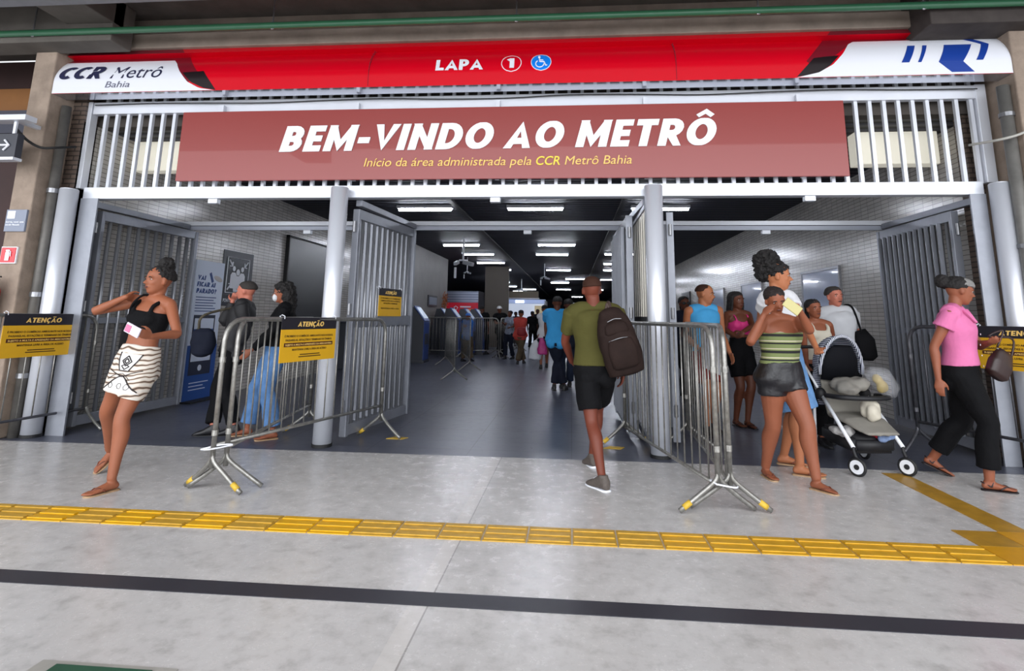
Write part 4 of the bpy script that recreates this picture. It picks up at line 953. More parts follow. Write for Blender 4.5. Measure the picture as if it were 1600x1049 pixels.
# figure joints in metres (x across the entrance, y into the hall, z up)
PEOPLE = {
  'w1': {"h":1.717,"sex":"f","f":[-0.174,-0.985,0.0],"hf":[-0.423,-0.906,0],"pv":[-3.475,4.5,0.893],"nk":[-3.422,4.55,1.391],"hd":[-3.409,4.55,1.563],"sR":[-3.589,4.579,1.385],"eR":[-3.807,4.389,1.302],"wR":[-3.58,4.42,1.421],"hR":[-3.597,4.591,1.416],"sL":[-3.259,4.517,1.356],"eL":[-3.092,4.399,1.135],"wL":[-3.116,4.143,1.123],"hL":[-3.136,3.98,1.173],"pR":[-3.559,4.515,0.893],"kR":[-3.724,4.564,0.509],"aR":[-3.836,4.78,0.17],"tR":[-3.876,4.631,0.062],"pL":[-3.39,4.485,0.893],"kL":[-3.399,4.321,0.501],"aL":[-3.38,4.271,0.082],"tL":[-3.445,4.093,0.082]},
  'm2': {"h":1.695,"sex":"m","f":[-0.087,0.996,0.0],"hf":[-0.174,0.985,0],"pv":[0.202,5.1,0.881],"nk":[0.196,5.1,1.373],"hd":[0.178,5.1,1.543],"sR":[0.387,5.117,1.355],"eR":[0.497,5.056,1.086],"wR":[0.446,5.13,0.849],"hR":[0.412,5.179,0.69],"sL":[0.005,5.083,1.35],"eL":[-0.055,5.227,1.098],"wL":[0.001,5.391,0.911],"hL":[0.071,5.513,0.818],"pR":[0.286,5.107,0.881],"kR":[0.227,5.358,0.508],"aR":[0.181,5.494,0.081],"tR":[0.117,5.668,0.065],"pL":[0.117,5.093,0.881],"kL":[0.166,4.997,0.457],"aL":[0.235,4.79,0.081],"tL":[0.128,4.943,0.081]},
  'w3': {"h":1.612,"sex":"f","f":[0.342,-0.94,0.0],"hf":[0.0,-1.0,-0.35],"pv":[1.737,5.15,0.838],"nk":[1.747,5.12,1.305],"hd":[1.721,5.108,1.468],"sR":[1.598,5.067,1.286],"eR":[1.437,4.903,1.124],"wR":[1.542,4.865,1.338],"hR":[1.625,4.789,1.454],"sL":[1.895,5.175,1.286],"eL":[1.905,4.9,1.226],"wL":[1.782,4.765,1.385],"hL":[1.692,4.64,1.431],"pR":[1.661,5.122,0.838],"kR":[1.665,5.185,0.44],"aR":[1.635,5.349,0.077],"tR":[1.665,5.174,0.077],"pL":[1.813,5.178,0.838],"kL":[1.883,5.035,0.471],"aL":[1.908,4.992,0.077],"tL":[2.022,4.856,0.077]},
  'w4': {"h":1.872,"sex":"f","f":[0.574,-0.819,0.0],"hf":[0.966,-0.259,0],"pv":[1.917,5.6,0.974],"nk":[1.891,5.55,1.517],"hd":[1.903,5.55,1.704],"sR":[1.742,5.448,1.477],"eR":[1.775,5.702,1.273],"wR":[1.881,5.854,1.062],"hR":[1.951,5.955,0.921],"sL":[2.042,5.656,1.511],"eL":[2.065,5.426,1.279],"wL":[2.085,5.243,1.067],"hL":[2.058,5.076,0.988],"pR":[1.841,5.546,0.974],"kR":[1.95,5.425,0.545],"aR":[1.946,5.425,0.09],"tR":[2.14,5.355,0.09],"pL":[1.994,5.654,0.974],"kL":[2.028,5.667,0.516],"aL":[1.946,5.803,0.09],"tL":[2.139,5.733,0.09]},
  'w5': {"h":1.575,"sex":"f","f":[0.174,-0.985,0.0],"hf":[0.174,-0.985,0],"pv":[2.704,6.8,0.819],"nk":[2.719,6.8,1.275],"hd":[2.703,6.8,1.433],"sR":[2.566,6.773,1.261],"eR":[2.51,6.623,1.037],"wR":[2.479,6.513,0.831],"hR":[2.458,6.439,0.693],"sL":[2.87,6.827,1.252],"eL":[2.967,6.977,1.042],"wL":[2.928,6.977,0.81],"hL":[2.902,6.977,0.654],"pR":[2.627,6.786,0.819],"kR":[2.65,6.655,0.457],"aR":[2.644,6.688,0.076],"tR":[2.674,6.517,0.076],"pL":[2.782,6.814,0.819],"kL":[2.787,6.781,0.434],"aL":[2.764,6.912,0.076],"tL":[2.794,6.742,0.076]},
  'm6': {"h":1.745,"sex":"m","f":[0.174,-0.985,0.0],"hf":[0.174,-0.985,0],"pv":[3.145,7.2,0.908],"nk":[3.122,7.2,1.414],"hd":[3.111,7.2,1.588],"sR":[2.929,7.166,1.384],"eR":[2.964,7.281,1.103],"wR":[2.931,7.196,0.858],"hR":[2.91,7.14,0.694],"sL":[3.317,7.234,1.401],"eL":[3.374,7.301,1.109],"wL":[3.304,7.26,0.86],"hL":[3.257,7.232,0.694],"pR":[3.059,7.185,0.908],"kR":[3.084,7.042,0.505],"aR":[3.076,7.086,0.084],"tR":[3.11,6.897,0.084],"pL":[3.231,7.215,0.908],"kL":[3.239,7.171,0.482],"aL":[3.213,7.314,0.084],"tL":[3.247,7.125,0.084]},
  'b7': {"h":1.757,"sex":"m","f":[0.259,-0.966,0.0],"hf":[0.866,-0.5,0],"pv":[1.608,7.2,0.913],"nk":[1.585,7.2,1.423],"hd":[1.61,7.2,1.6],"sR":[1.395,7.149,1.393],"eR":[1.362,7.242,1.102],"wR":[1.482,7.053,0.964],"hR":[1.562,6.927,0.872],"sL":[1.778,7.251,1.41],"eL":[1.818,7.29,1.108],"wL":[1.853,7.121,0.908],"hL":[1.877,7.009,0.775],"pR":[1.523,7.177,0.913],"kR":[1.561,7.036,0.509],"aR":[1.549,7.081,0.084],"tR":[1.599,6.894,0.084],"pL":[1.693,7.223,0.913],"kL":[1.704,7.179,0.486],"aL":[1.667,7.319,0.084],"tL":[1.717,7.133,0.084]},
  'w8': {"h":1.701,"sex":"f","f":[0.342,-0.94,0.0],"hf":[0.5,-0.866,0],"pv":[2.144,7.75,0.884],"nk":[2.131,7.75,1.378],"hd":[2.126,7.75,1.548],"sR":[1.975,7.693,1.353],"eR":[1.889,7.466,1.181],"wR":[1.977,7.242,1.097],"hR":[2.009,7.085,1.154],"sL":[2.288,7.807,1.361],"eL":[2.253,7.545,1.224],"wL":[2.066,7.39,1.147],"hL":[1.947,7.278,1.193],"pR":[2.064,7.721,0.884],"kR":[2.091,7.638,0.477],"aR":[2.046,7.749,0.082],"tR":[2.11,7.574,0.082],"pL":[2.224,7.779,0.884],"kL":[2.225,7.646,0.489],"aL":[2.165,7.677,0.082],"tL":[2.229,7.501,0.082]},
  'w9': {"h":1.701,"sex":"f","f":[0.174,-0.985,0.0],"hf":[0.174,-0.985,0],"pv":[1.82,9.6,0.885],"nk":[1.818,9.6,1.378],"hd":[1.813,9.6,1.548],"sR":[1.654,9.571,1.357],"eR":[1.682,9.687,1.084],"wR":[1.704,9.633,0.836],"hR":[1.719,9.598,0.67],"sL":[1.983,9.629,1.358],"eL":[1.978,9.752,1.087],"wL":[1.945,9.737,0.834],"hL":[1.923,9.726,0.666],"pR":[1.736,9.585,0.885],"kR":[1.761,9.445,0.493],"aR":[1.753,9.487,0.082],"tR":[1.786,9.302,0.082],"pL":[1.903,9.615,0.885],"kL":[1.911,9.574,0.47],"aL":[1.886,9.713,0.082],"tL":[1.919,9.529,0.082]},
  'w10': {"h":1.72,"sex":"f","f":[0.766,-0.643,0.0],"hf":[0.985,-0.174,0],"pv":[3.269,5.3,0.894],"nk":[3.255,5.3,1.393],"hd":[3.323,5.3,1.573],"sR":[3.148,5.171,1.37],"eR":[3.027,5.225,1.099],"wR":[3.013,5.195,0.843],"hR":[3.003,5.174,0.673],"sL":[3.364,5.429,1.375],"eL":[3.503,5.41,1.109],"wL":[3.427,5.165,1.14],"hL":[3.376,5.002,1.16],"pR":[3.214,5.234,0.894],"kR":[3.326,5.143,0.499],"aR":[3.287,5.155,0.083],"tR":[3.469,5.106,0.083],"pL":[3.324,5.366,0.894],"kL":[3.312,5.446,0.481],"aL":[3.143,5.62,0.141],"tL":[3.309,5.576,0.061]},
  'm11': {"h":1.717,"sex":"m","f":[-0.966,-0.259,0.0],"hf":[-0.985,-0.174,0],"pv":[-3.887,6.5,0.893],"nk":[-3.828,6.6,1.391],"hd":[-3.837,6.6,1.562],"sR":[-3.885,6.78,1.34],"eR":[-4.067,6.585,1.202],"wR":[-3.997,6.607,1.449],"hR":[-4.059,6.753,1.514],"sL":[-3.776,6.412,1.401],"eL":[-3.71,6.44,1.109],"wL":[-3.82,6.492,0.882],"hL":[-3.893,6.526,0.73],"pR":[-3.91,6.583,0.893],"kR":[-3.954,6.411,0.489],"aR":[-3.878,6.27,0.082],"tR":[-4.061,6.221,0.082],"pL":[-3.865,6.417,0.893],"kL":[-3.818,6.343,0.474],"aL":[-3.659,6.304,0.082],"tL":[-3.841,6.255,0.082]},
  'w12': {"h":1.693,"sex":"f","f":[-0.866,-0.5,0.0],"hf":[-0.94,-0.342,0],"pv":[-3.287,6.35,0.88],"nk":[-3.246,6.4,1.371],"hd":[-3.279,6.4,1.543],"sR":[-3.331,6.541,1.344],"eR":[-3.244,6.572,1.062],"wR":[-3.291,6.417,0.867],"hR":[-3.322,6.313,0.737],"sL":[-3.164,6.255,1.359],"eL":[-3.272,6.187,1.092],"wL":[-3.424,6.09,0.912],"hL":[-3.524,6.026,0.792],"pR":[-3.33,6.423,0.88],"kR":[-3.472,6.349,0.494],"aR":[-3.515,6.332,0.081],"tR":[-3.676,6.239,0.081],"pL":[-3.245,6.277,0.88],"kL":[-3.26,6.183,0.477],"aL":[-3.147,6.172,0.081],"tL":[-3.29,6.052,0.081]},
  'm13': {"h":1.727,"sex":"m","f":[-0.087,0.996,0.0],"hf":[-0.174,0.985,0],"pv":[-0.288,10.8,0.898],"nk":[-0.265,10.8,1.399],"hd":[-0.259,10.8,1.571],"sR":[-0.072,10.817,1.369],"eR":[-0.067,11.068,1.201],"wR":[-0.079,11.059,0.942],"hR":[-0.087,11.053,0.77],"sL":[-0.46,10.783,1.387],"eL":[-0.474,11.017,1.196],"wL":[-0.472,11.008,0.937],"hL":[-0.471,11.002,0.764],"pR":[-0.202,10.808,0.898],"kR":[-0.263,10.924,0.496],"aR":[-0.311,10.868,0.083],"tR":[-0.328,11.057,0.083],"pL":[-0.374,10.792,0.898],"kL":[-0.253,10.909,0.496],"aL":[-0.126,10.904,0.083],"tL":[-0.093,11.091,0.083]},
  'w14': {"h":1.661,"sex":"f","f":[-0.087,0.996,0.0],"hf":[-0.087,0.996,0],"pv":[-0.716,15.5,0.864],"nk":[-0.702,15.5,1.346],"hd":[-0.703,15.5,1.512],"sR":[-0.54,15.514,1.321],"eR":[-0.757,15.501,1.127],"wR":[-0.83,15.415,0.905],"hR":[-0.878,15.358,0.757],"sL":[-0.864,15.486,1.331],"eL":[-0.649,15.492,1.135],"wL":[-0.618,15.58,0.904],"hL":[-0.597,15.639,0.75],"pR":[-0.633,15.507,0.864],"kR":[-0.647,15.663,0.484],"aR":[-0.651,15.706,0.08],"tR":[-0.666,15.889,0.08],"pL":[-0.799,15.493,0.864],"kL":[-0.795,15.448,0.456],"aL":[-0.781,15.294,0.08],"tL":[-0.797,15.476,0.08]},
  'p15': {"h":1.55,"sex":"f","f":[0.087,0.996,0.0],"hf":[0.087,0.996,0],"pv":[-1.444,16.7,0.79],"nk":[-1.45,16.7,1.239],"hd":[-1.431,16.7,1.395],"sR":[-1.299,16.687,1.223],"eR":[-1.531,16.663,1.084],"wR":[-1.533,16.656,0.852],"hR":[-1.534,16.652,0.697],"sL":[-1.601,16.713,1.219],"eL":[-1.366,16.73,1.086],"wL":[-1.322,16.727,0.858],"hL":[-1.292,16.725,0.706],"pR":[-1.367,16.693,0.79],"kR":[-1.433,16.747,0.42],"aR":[-1.499,16.612,0.074],"tR":[-1.529,16.78,0.074],"pL":[-1.522,16.707,0.79],"kL":[-1.438,16.853,0.445],"aL":[-1.36,16.894,0.074],"tL":[-1.331,17.062,0.074]},
  'q1': {"h":1.69,"sex":"m","f":[0.5,-0.866,0.0],"hf":[0.5,-0.866,0],"pv":[-2.353,19.5,0.879],"nk":[-2.384,19.5,1.369],"hd":[-2.4,19.5,1.538],"sR":[-2.548,19.404,1.338],"eR":[-2.496,19.243,1.096],"wR":[-2.244,19.263,1.099],"hR":[-2.075,19.276,1.101],"sL":[-2.218,19.596,1.359],"eL":[-2.181,19.462,1.098],"wL":[-2.012,19.278,1.143],"hL":[-1.9,19.156,1.173],"pR":[-2.426,19.458,0.879],"kR":[-2.356,19.335,0.49],"aR":[-2.376,19.371,0.081],"tR":[-2.283,19.21,0.081],"pL":[-2.28,19.542,0.879],"kL":[-2.259,19.507,0.467],"aL":[-2.33,19.629,0.081],"tL":[-2.237,19.468,0.081]},
  'q2': {"h":1.532,"sex":"f","f":[-0.5,-0.866,0.0],"hf":[-0.5,-0.866,0],"pv":[-1.946,18.5,0.797],"nk":[-1.933,18.5,1.241],"hd":[-1.935,18.5,1.394],"sR":[-2.063,18.575,1.226],"eR":[-2.058,18.373,1.05],"wR":[-2.115,18.159,1.11],"hR":[-2.153,18.016,1.151],"sL":[-1.803,18.425,1.219],"eL":[-1.783,18.251,1.016],"wL":[-1.881,18.046,0.979],"hL":[-1.947,17.91,0.954],"pR":[-2.012,18.538,0.797],"kR":[-2.077,18.426,0.445],"aR":[-2.062,18.452,0.074],"tR":[-2.146,18.306,0.074],"pL":[-1.879,18.462,0.797],"kL":[-1.894,18.436,0.423],"aL":[-1.829,18.548,0.074],"tL":[-1.914,18.402,0.074]},
  'q3': {"h":1.702,"sex":"m","f":[0.342,0.94,0.0],"hf":[0.342,0.94,0],"pv":[-3.086,20.5,0.885],"nk":[-3.121,20.5,1.379],"hd":[-3.139,20.5,1.549],"sR":[-2.939,20.434,1.371],"eR":[-2.911,20.424,1.075],"wR":[-2.894,20.471,0.823],"hR":[-2.894,20.471,0.653],"sL":[-3.3,20.566,1.345],"eL":[-3.328,20.576,1.046],"wL":[-3.311,20.623,0.794],"hL":[-3.311,20.623,0.623],"pR":[-3.006,20.471,0.885],"kR":[-2.957,20.605,0.493],"aR":[-2.972,20.565,0.082],"tR":[-2.908,20.741,0.082],"pL":[-3.166,20.529,0.885],"kL":[-3.152,20.569,0.47],"aL":[-3.2,20.435,0.082],"tL":[-3.136,20.611,0.082]},
  'q4': {"h":1.427,"sex":"m","f":[0.5,0.866,0.0],"hf":[0.5,0.866,0],"pv":[-3.06,17.2,0.742],"nk":[-3.054,17.2,1.155],"hd":[-3.047,17.2,1.298],"sR":[-2.914,17.119,1.136],"eR":[-3.124,17.079,1.006],"wR":[-3.195,17.243,1.123],"hR":[-3.243,17.353,1.2],"sL":[-3.193,17.281,1.141],"eL":[-2.982,17.314,1.012],"wL":[-3.027,17.492,1.123],"hL":[-3.056,17.61,1.197],"pR":[-2.999,17.164,0.742],"kR":[-2.937,17.27,0.414],"aR":[-2.949,17.251,0.068],"tR":[-2.87,17.387,0.068],"pL":[-3.122,17.236,0.742],"kL":[-3.111,17.255,0.393],"aL":[-3.172,17.149,0.068],"tL":[-3.094,17.285,0.068]},
  'q5': {"h":1.58,"sex":"m","f":[0.087,0.996,0.0],"hf":[0.087,0.996,0],"pv":[-1.58,24.0,0.821],"nk":[-1.585,24.0,1.28],"hd":[-1.586,24.0,1.438],"sR":[-1.407,23.984,1.262],"eR":[-1.377,23.982,0.986],"wR":[-1.373,24.032,0.752],"hR":[-1.373,24.032,0.594],"sL":[-1.762,24.016,1.259],"eL":[-1.792,24.018,0.982],"wL":[-1.788,24.068,0.748],"hL":[-1.788,24.068,0.59],"pR":[-1.502,23.993,0.821],"kR":[-1.488,24.146,0.461],"aR":[-1.484,24.192,0.076],"tR":[-1.469,24.365,0.076],"pL":[-1.659,24.007,0.821],"kL":[-1.663,23.96,0.433],"aL":[-1.677,23.808,0.076],"tL":[-1.661,23.981,0.076]},
  'q6': {"h":1.718,"sex":"m","f":[0.0,-1.0,0.0],"hf":[0.0,-1.0,0],"pv":[-1.601,28.0,0.893],"nk":[-1.605,28.0,1.392],"hd":[-1.606,28.0,1.563],"sR":[-1.798,28.0,1.37],"eR":[-1.828,28.0,1.069],"wR":[-1.828,27.95,0.814],"hR":[-1.828,27.95,0.643],"sL":[-1.41,28.0,1.373],"eL":[-1.38,28.0,1.072],"wL":[-1.38,27.95,0.818],"hL":[-1.38,27.95,0.646],"pR":[-1.687,28.0,0.893],"kR":[-1.687,27.85,0.5],"aR":[-1.687,27.85,0.082],"tR":[-1.687,27.661,0.082],"pL":[-1.515,28.0,0.893],"kL":[-1.515,28.001,0.472],"aL":[-1.515,28.15,0.082],"tL":[-1.515,27.961,0.082]},
  'q7': {"h":1.573,"sex":"f","f":[0.342,-0.94,0.0],"hf":[0.342,-0.94,0],"pv":[-2.547,27.0,0.818],"nk":[-2.554,27.0,1.275],"hd":[-2.556,27.0,1.432],"sR":[-2.699,26.947,1.254],"eR":[-2.727,26.937,0.978],"wR":[-2.71,26.89,0.745],"hR":[-2.71,26.89,0.588],"sL":[-2.409,27.053,1.258],"eL":[-2.381,27.063,0.983],"wL":[-2.363,27.016,0.75],"hL":[-2.363,27.016,0.593],"pR":[-2.621,26.973,0.818],"kR":[-2.576,26.848,0.456],"aR":[-2.587,26.879,0.076],"tR":[-2.528,26.716,0.076],"pL":[-2.473,27.027,0.818],"kL":[-2.462,26.996,0.434],"aL":[-2.508,27.121,0.076],"tL":[-2.448,26.958,0.076]},
  'q8': {"h":1.691,"sex":"m","f":[-0.087,0.996,0.0],"hf":[-0.087,0.996,0],"pv":[-0.08,11.1,0.879],"nk":[-0.055,11.1,1.37],"hd":[-0.055,11.1,1.539],"sR":[0.134,11.117,1.34],"eR":[0.164,11.119,1.042],"wR":[0.159,11.169,0.792],"hR":[0.159,11.169,0.623],"sL":[-0.246,11.083,1.359],"eL":[-0.276,11.081,1.065],"wL":[-0.281,11.131,0.814],"hL":[-0.281,11.131,0.645],"pR":[0.004,11.107,0.879],"kR":[-0.02,11.344,0.504],"aR":[-0.035,11.466,0.081],"tR":[-0.051,11.651,0.081],"pL":[-0.164,11.093,0.879],"kL":[-0.178,11.238,0.492],"aL":[-0.178,11.22,0.081],"tL":[-0.194,11.405,0.081]},
}
# ================================================================ PEOPLE
def remeshed(name, bm, m, parent, voxel=.009, smooth=3, disp=0.0, dscale=8.0, fac=.5, post=None):
    """merge all volumes of bm into one continuous skin"""
    me = bpy.data.meshes.new(name + '_raw'); bmesh.ops.recalc_face_normals(bm, faces=bm.faces[:]); bm.to_mesh(me); bm.free()
    o = bpy.data.objects.new(name + '_raw', me); COL.objects.link(o)
    r = o.modifiers.new('r', 'REMESH'); r.mode = 'VOXEL'; r.voxel_size = voxel; r.adaptivity = 0
    if smooth:
        s = o.modifiers.new('s', 'SMOOTH'); s.iterations = smooth; s.factor = fac
    dg = bpy.context.evaluated_depsgraph_get(); dg.update()
    out = bpy.data.meshes.new_from_object(o.evaluated_get(dg))
    bpy.data.objects.remove(o); bpy.data.meshes.remove(me)
    out.materials.clear()
    if disp:
        vn = [v.normal.copy() for v in out.vertices]
        for v, n in zip(out.vertices, vn):
            v.co += n*disp*noise.noise(v.co*dscale)
    if post: post(out)
    out.name = name
    return link(name, out, m, parent, True)
def frame3(d, ref):
    d = V(d).normalized(); r = V(ref) - d*V(ref).dot(d)
    if r.length < 1e-4: r = d.orthogonal()
    return d, r.normalized(), d.cross(r.normalized())
def head_shape(bm, c, up, f, H, sex='m', seg=20):
    """c = centre of head, up/f = axes, H = chin-to-crown height"""
    up = V(up).normalized(); f = V(f); f = (f - up*f.dot(up)).normalized(); s = up.cross(f); k = H/.225
    prof_ = [(.015,.042,.014,.018),(.05,.040,.030,.034),(.12,.030,.044,.052),(.22,.016,.054,.070),(.34,.006,.062,.084),(.48,0,.069,.093),(.62,-.004,.074,.097),(.75,-.006,.073,.093),(.86,-.008,.063,.080),(.94,-.008,.045,.057),(.985,-.008,.022,.028)]
    base = c - up*H/2
    loft(bm, [base + up*(t*H) + f*(o*k) for t, o, a, b in prof_], s, [a*k for _, _, a, _ in prof_], [b*k for *_, b in prof_], seg, fix=up)
    P = lambda t, x, y: base + up*(t*H) + f*(y*k) + s*(x*k)
    # nose, brow, lips, cheeks, ears
    loft(bm, [P(.52, 0, .088), P(.44, 0, .100), P(.375, 0, .110), P(.345, 0, .100)], s, [.007*k, .009*k, .015*k, .013*k], [.008*k, .012*k, .014*k, .006*k], 10, fix=up, round_ends=False)
    ball(bm, P(.365, .013, .096), .009*k); ball(bm, P(.365, -.013, .096), .009*k)
    for x in (-.03, .03):
        ball(bm, P(.575, x, .083), .026*k, .010*k, .008*k, (s, f, up)); ball(bm, P(.40, x*1.1, .064), .018*k)
    ball(bm, P(.255, 0, .088), .024*k, .010*k, .0075*k, (s, f, up)); ball(bm, P(.225, 0, .086), .021*k, .010*k, .0085*k, (s, f, up))
    ball(bm, P(.09, 0, .066), .022*k, .016*k, .014*k, (s, f, up))
    for x in (-1, 1):
        ball(bm, P(.45, x*.076, -.004), .009*k, .020*k, .031*k, (s, f + s*x*.3, up + f*-.15))
    return P, s, up, f, k
def hand_shape(bm, w, d, side, nrm_, k, curl=.5, thumb=1, spread=.0, fr=.0085):
    """w wrist, d towards fingers, side = thumb side, nrm_ = palm normal; k size"""
    d = V(d).normalized(); side = V(side); side = (side - d*side.dot(d)).normalized(); n = V(nrm_); n = (n - d*n.dot(d) - side*n.dot(side))
    if n.length < .05: n = d.cross(side)
    n.normalize()
    loft(bm, [w - d*.01*k, w + d*.02*k, w + d*.05*k, w + d*.078*k, w + d*.088*k], side, [.022*k, .029*k, .038*k, .040*k, .036*k], [.018*k, .016*k, .015*k, .012*k, .010*k], 14)
    L = (.074, .082, .076, .060); X = (.030, .010, -.011, -.030)
    for i in range(4):
        p = w + d*(.080 - .004*abs(i - 1))*k + side*X[i]*k; a = curl*(.55 + .08*i); pts = [p - d*.012*k]; rad = [fr*1.05*k]; q = p.copy(); ang = a*.6; base = side*(X[i]*spread)
        seg = (.45, .31, .24)
        pts.append(q.copy()); rad.append(fr*k)
        for j in range(3):
            dirn = (d*math.cos(ang) + n*math.sin(ang) + base*6).normalized(); q = q + dirn*(L[i]*seg[j]*k); pts.append(q.copy()); rad.append((fr - .001*(j + 1) - (.0008 if i == 3 else 0))*k); ang += a
        tube(bm, pts, rad, 8, 2, round_ends=True)
    b = w + d*.022*k + side*.022*k*thumb
    t1 = b + (d*.6 + side*.75 + n*.25).normalized()*.034*k; t2 = t1 + (d*.85 + side*.35 + n*(.2 + curl*.4)).normalized()*.030*k; t3 = t2 + (d*.95 + side*(.1 - curl*.3) + n*(.2 + curl*.5)).normalized()*.024*k
    tube(bm, [b - side*.012*k, b + side*.004*k, t1, t2, t3], [.015*k, .014*k, .0115*k, .0098*k, .0085*k], 8, 2, round_ends=True)
TORSO = {'m': [(-.065,.060,.060,0),(-.03,.088,.066,-.004),(.0,.098,.068,-.006),(.05,.090,.062,-.002),(.10,.084,.058,.004),(.15,.090,.062,.004),(.20,.100,.068,.002),(.24,.104,.068,0),(.268,.098,.058,-.002),(.288,.062,.046,-.004)],
         'f': [(-.065,.062,.062,0),(-.03,.096,.070,-.006),(.0,.104,.072,-.008),(.05,.090,.062,-.003),(.10,.074,.054,.004),(.15,.078,.058,.004),(.20,.088,.066,.004),(.24,.090,.062,0),(.268,.084,.052,-.002),(.288,.052,.042,-.004)]}
class Fig:
    def __init__(s, J, wide=1.0):
        s.J = {k: (V(v) if isinstance(v, list) else v) for k, v in J.items()}
        s.h = J['h']; s.sex = J['sex']; s.k = s.h/1.7; s.wide = wide
        s.up = (s.J['nk'] - s.J['pv']).normalized()
        sr = s.J['sL'] - s.J['sR']; s.sdir = (sr - s.up*sr.dot(s.up)).normalized()
        pr_ = s.J['pL'] - s.J['pR']; s.pdir = (pr_ - s.up*pr_.dot(s.up)).normalized()
        s.fwd = s.up.cross(s.sdir)
        if s.fwd.dot(V(J['f'])) < 0: s.fwd = -s.fwd
    def torso(s, bm, t0=-.065, t1=.288, inf=0.0, infd=None, seg=24, wide=None):
        R_ = TORSO[s.sex]; infd = inf if infd is None else infd
        P = spline([(a, b, c, d) for a, b, c, d in R_], 3)
        P = [p for p in P if t0 - 1e-6 <= p[0] <= t1 + 1e-6]
        w_ = wide or s.wide
        C = []; A = []; D = []; S = []
        pv, nk = s.J['pv'], s.J['nk']
        for a, b, c, d in P:
            u = max(0, min(1, a/.29)); C.append(pv + s.up*(a*s.h) + s.fwd*(d*s.h))
            A.append(b*s.h*w_ + inf); D.append(c*s.h*(w_**.8) + infd); S.append((s.pdir.lerp(s.sdir, u)).normalized())
        loft(bm, C, S, A, D, seg, fix=s.up)
        if s.sex == 'f' and t1 > .2:
            for x in (-1, 1):
                ball(bm, pv + s.up*(.205*s.h) + s.fwd*(.040*s.h) + s.sdir*(x*.042*s.h), .036*s.h*w_ + inf*.6, .036*s.h + inf*.6, .034*s.h + inf*.6)
        if t0 < 0:
            for x in (-1, 1): ball(bm, pv + s.up*(-.035*s.h) - s.fwd*(.030*s.h) + s.pdir*(x*.045*s.h), .050*s.h*w_ + inf*.7, .048*s.h + inf*.7, .05*s.h + inf*.7)
    def arm(s, bm, side, u0=0.0, u1=2.0, inf=0.0, seg=14):
        J = s.J; k = s.k*(.9 if s.sex == 'f' else 1.0)*(1 + (s.wide - 1)*.7); a, b, c = J['s'+side], J['e'+side], J['w'+side]
        pts = [(0, a, .050), (.3, a.lerp(b, .3), .047), (.6, a.lerp(b, .6), .042), (1.0, b, .036), (1.25, b.lerp(c, .25), .038), (1.6, b.lerp(c, .6), .031), (2.0, c, .0235)]
        P = spline([(t,) + tuple(p) + (r*k,) for t, p, r in pts], 4)
        P = [p for p in P if u0 - 1e-6 <= p[0] <= u1 + 1e-6]
        tube(bm, [p[1:4] for p in P], [p[4] + inf for p in P], seg, round_ends=(u0 == 0 and inf == 0))
        if u0 == 0: ball(bm, a + (J['nk'] - a)*.12 - s.up*.004, (.052*k + inf))
    def leg(s, bm, side, u0=0.0, u1=2.0, inf=0.0, seg=16, flare=0.0, straight=False):
        J = s.J; k = s.k*(1.06 if s.sex == 'f' else 1.0)*(1 + (s.wide - 1)*.8); a, b, c = J['p'+side], J['k'+side], J['a'+side]
        back = -(J['t'+side] - J['a'+side]).normalized()
        pts = [(0, a, .083), (.35, a.lerp(b, .35), .078), (.7, a.lerp(b, .7), .062), (1.0, b, .052), (1.28, b.lerp(c, .28) + back*.014, .054), (1.6, b.lerp(c, .6) + back*.006, .040), (2.0, c, .030)]
        P = spline([(t,) + tuple(p) + (r*k,) for t, p, r in pts], 4)
        P = [p for p in P if u0 - 1e-6 <= p[0] <= u1 + 1e-6]
        if straight: rr = [max(p[4], .052*k if p[0] > .9 else 0) + inf + flare*max(0, p[0]-.2) for p in P]
        else: rr = [p[4] + inf + flare*max(0, p[0]-.2) for p in P]
        tube(bm, [p[1:4] for p in P], rr, seg)
    def foot(s, bm, side, inf=0.0, toes=True):
        J = s.J; k = s.k*(.94 if s.sex == 'f' else 1); a = J['a'+side]; d = (J['t'+side] - a).normalized(); sd = d.cross(V((0,0,1))).normalized(); u = sd.cross(d).normalized()
        hh = .062*k
        P = lambda x, y, z: a + d*(x*k) + sd*(y*k) + u*(z*k)
        loft(bm, [P(-.058,0,-.050), P(-.045,0,-.045), P(-.01,0,-.040), P(.04,0,-.045), P(.09,0,-.055), P(.13,0,-.062), P(.15,0,-.066)], sd, [.016*k+inf, .028*k+inf, .031*k+inf, .034*k+inf, .041*k+inf, .040*k+inf, .030*k+inf], [.016*k+inf, .028*k+inf, .034*k+inf, .030*k+inf, .022*k+inf, .014*k+inf, .009*k+inf], 14, fix=d)
        tube(bm, [a + u*.02, P(-.012, 0, -.03)], [.030*k + inf, .032*k + inf], 12)
        if toes:
            ins = 1 if side == 'L' else -1   # inner side sign along sd: computed from hips
            o = J['p' + ('L' if side == 'R' else 'R')] - J['p'+side]; ins = 1 if o.dot(sd) > 0 else -1
            for i, (y, x, r, l) in enumerate(((.026, .150, .013, .034), (.008, .154, .0095, .028), (-.007, .150, .009, .024), (-.020, .143, .0085, .021), (-.032, .134, .008, .018))):
                tube(bm, [P(x - .015, y*ins, -.062), P(x + l*.4, y*ins, -.064), P(x + l, y*ins, -.068)], [r*k, r*k, r*k*.8], 8, round_ends=True)
        return P, d, sd, u, k
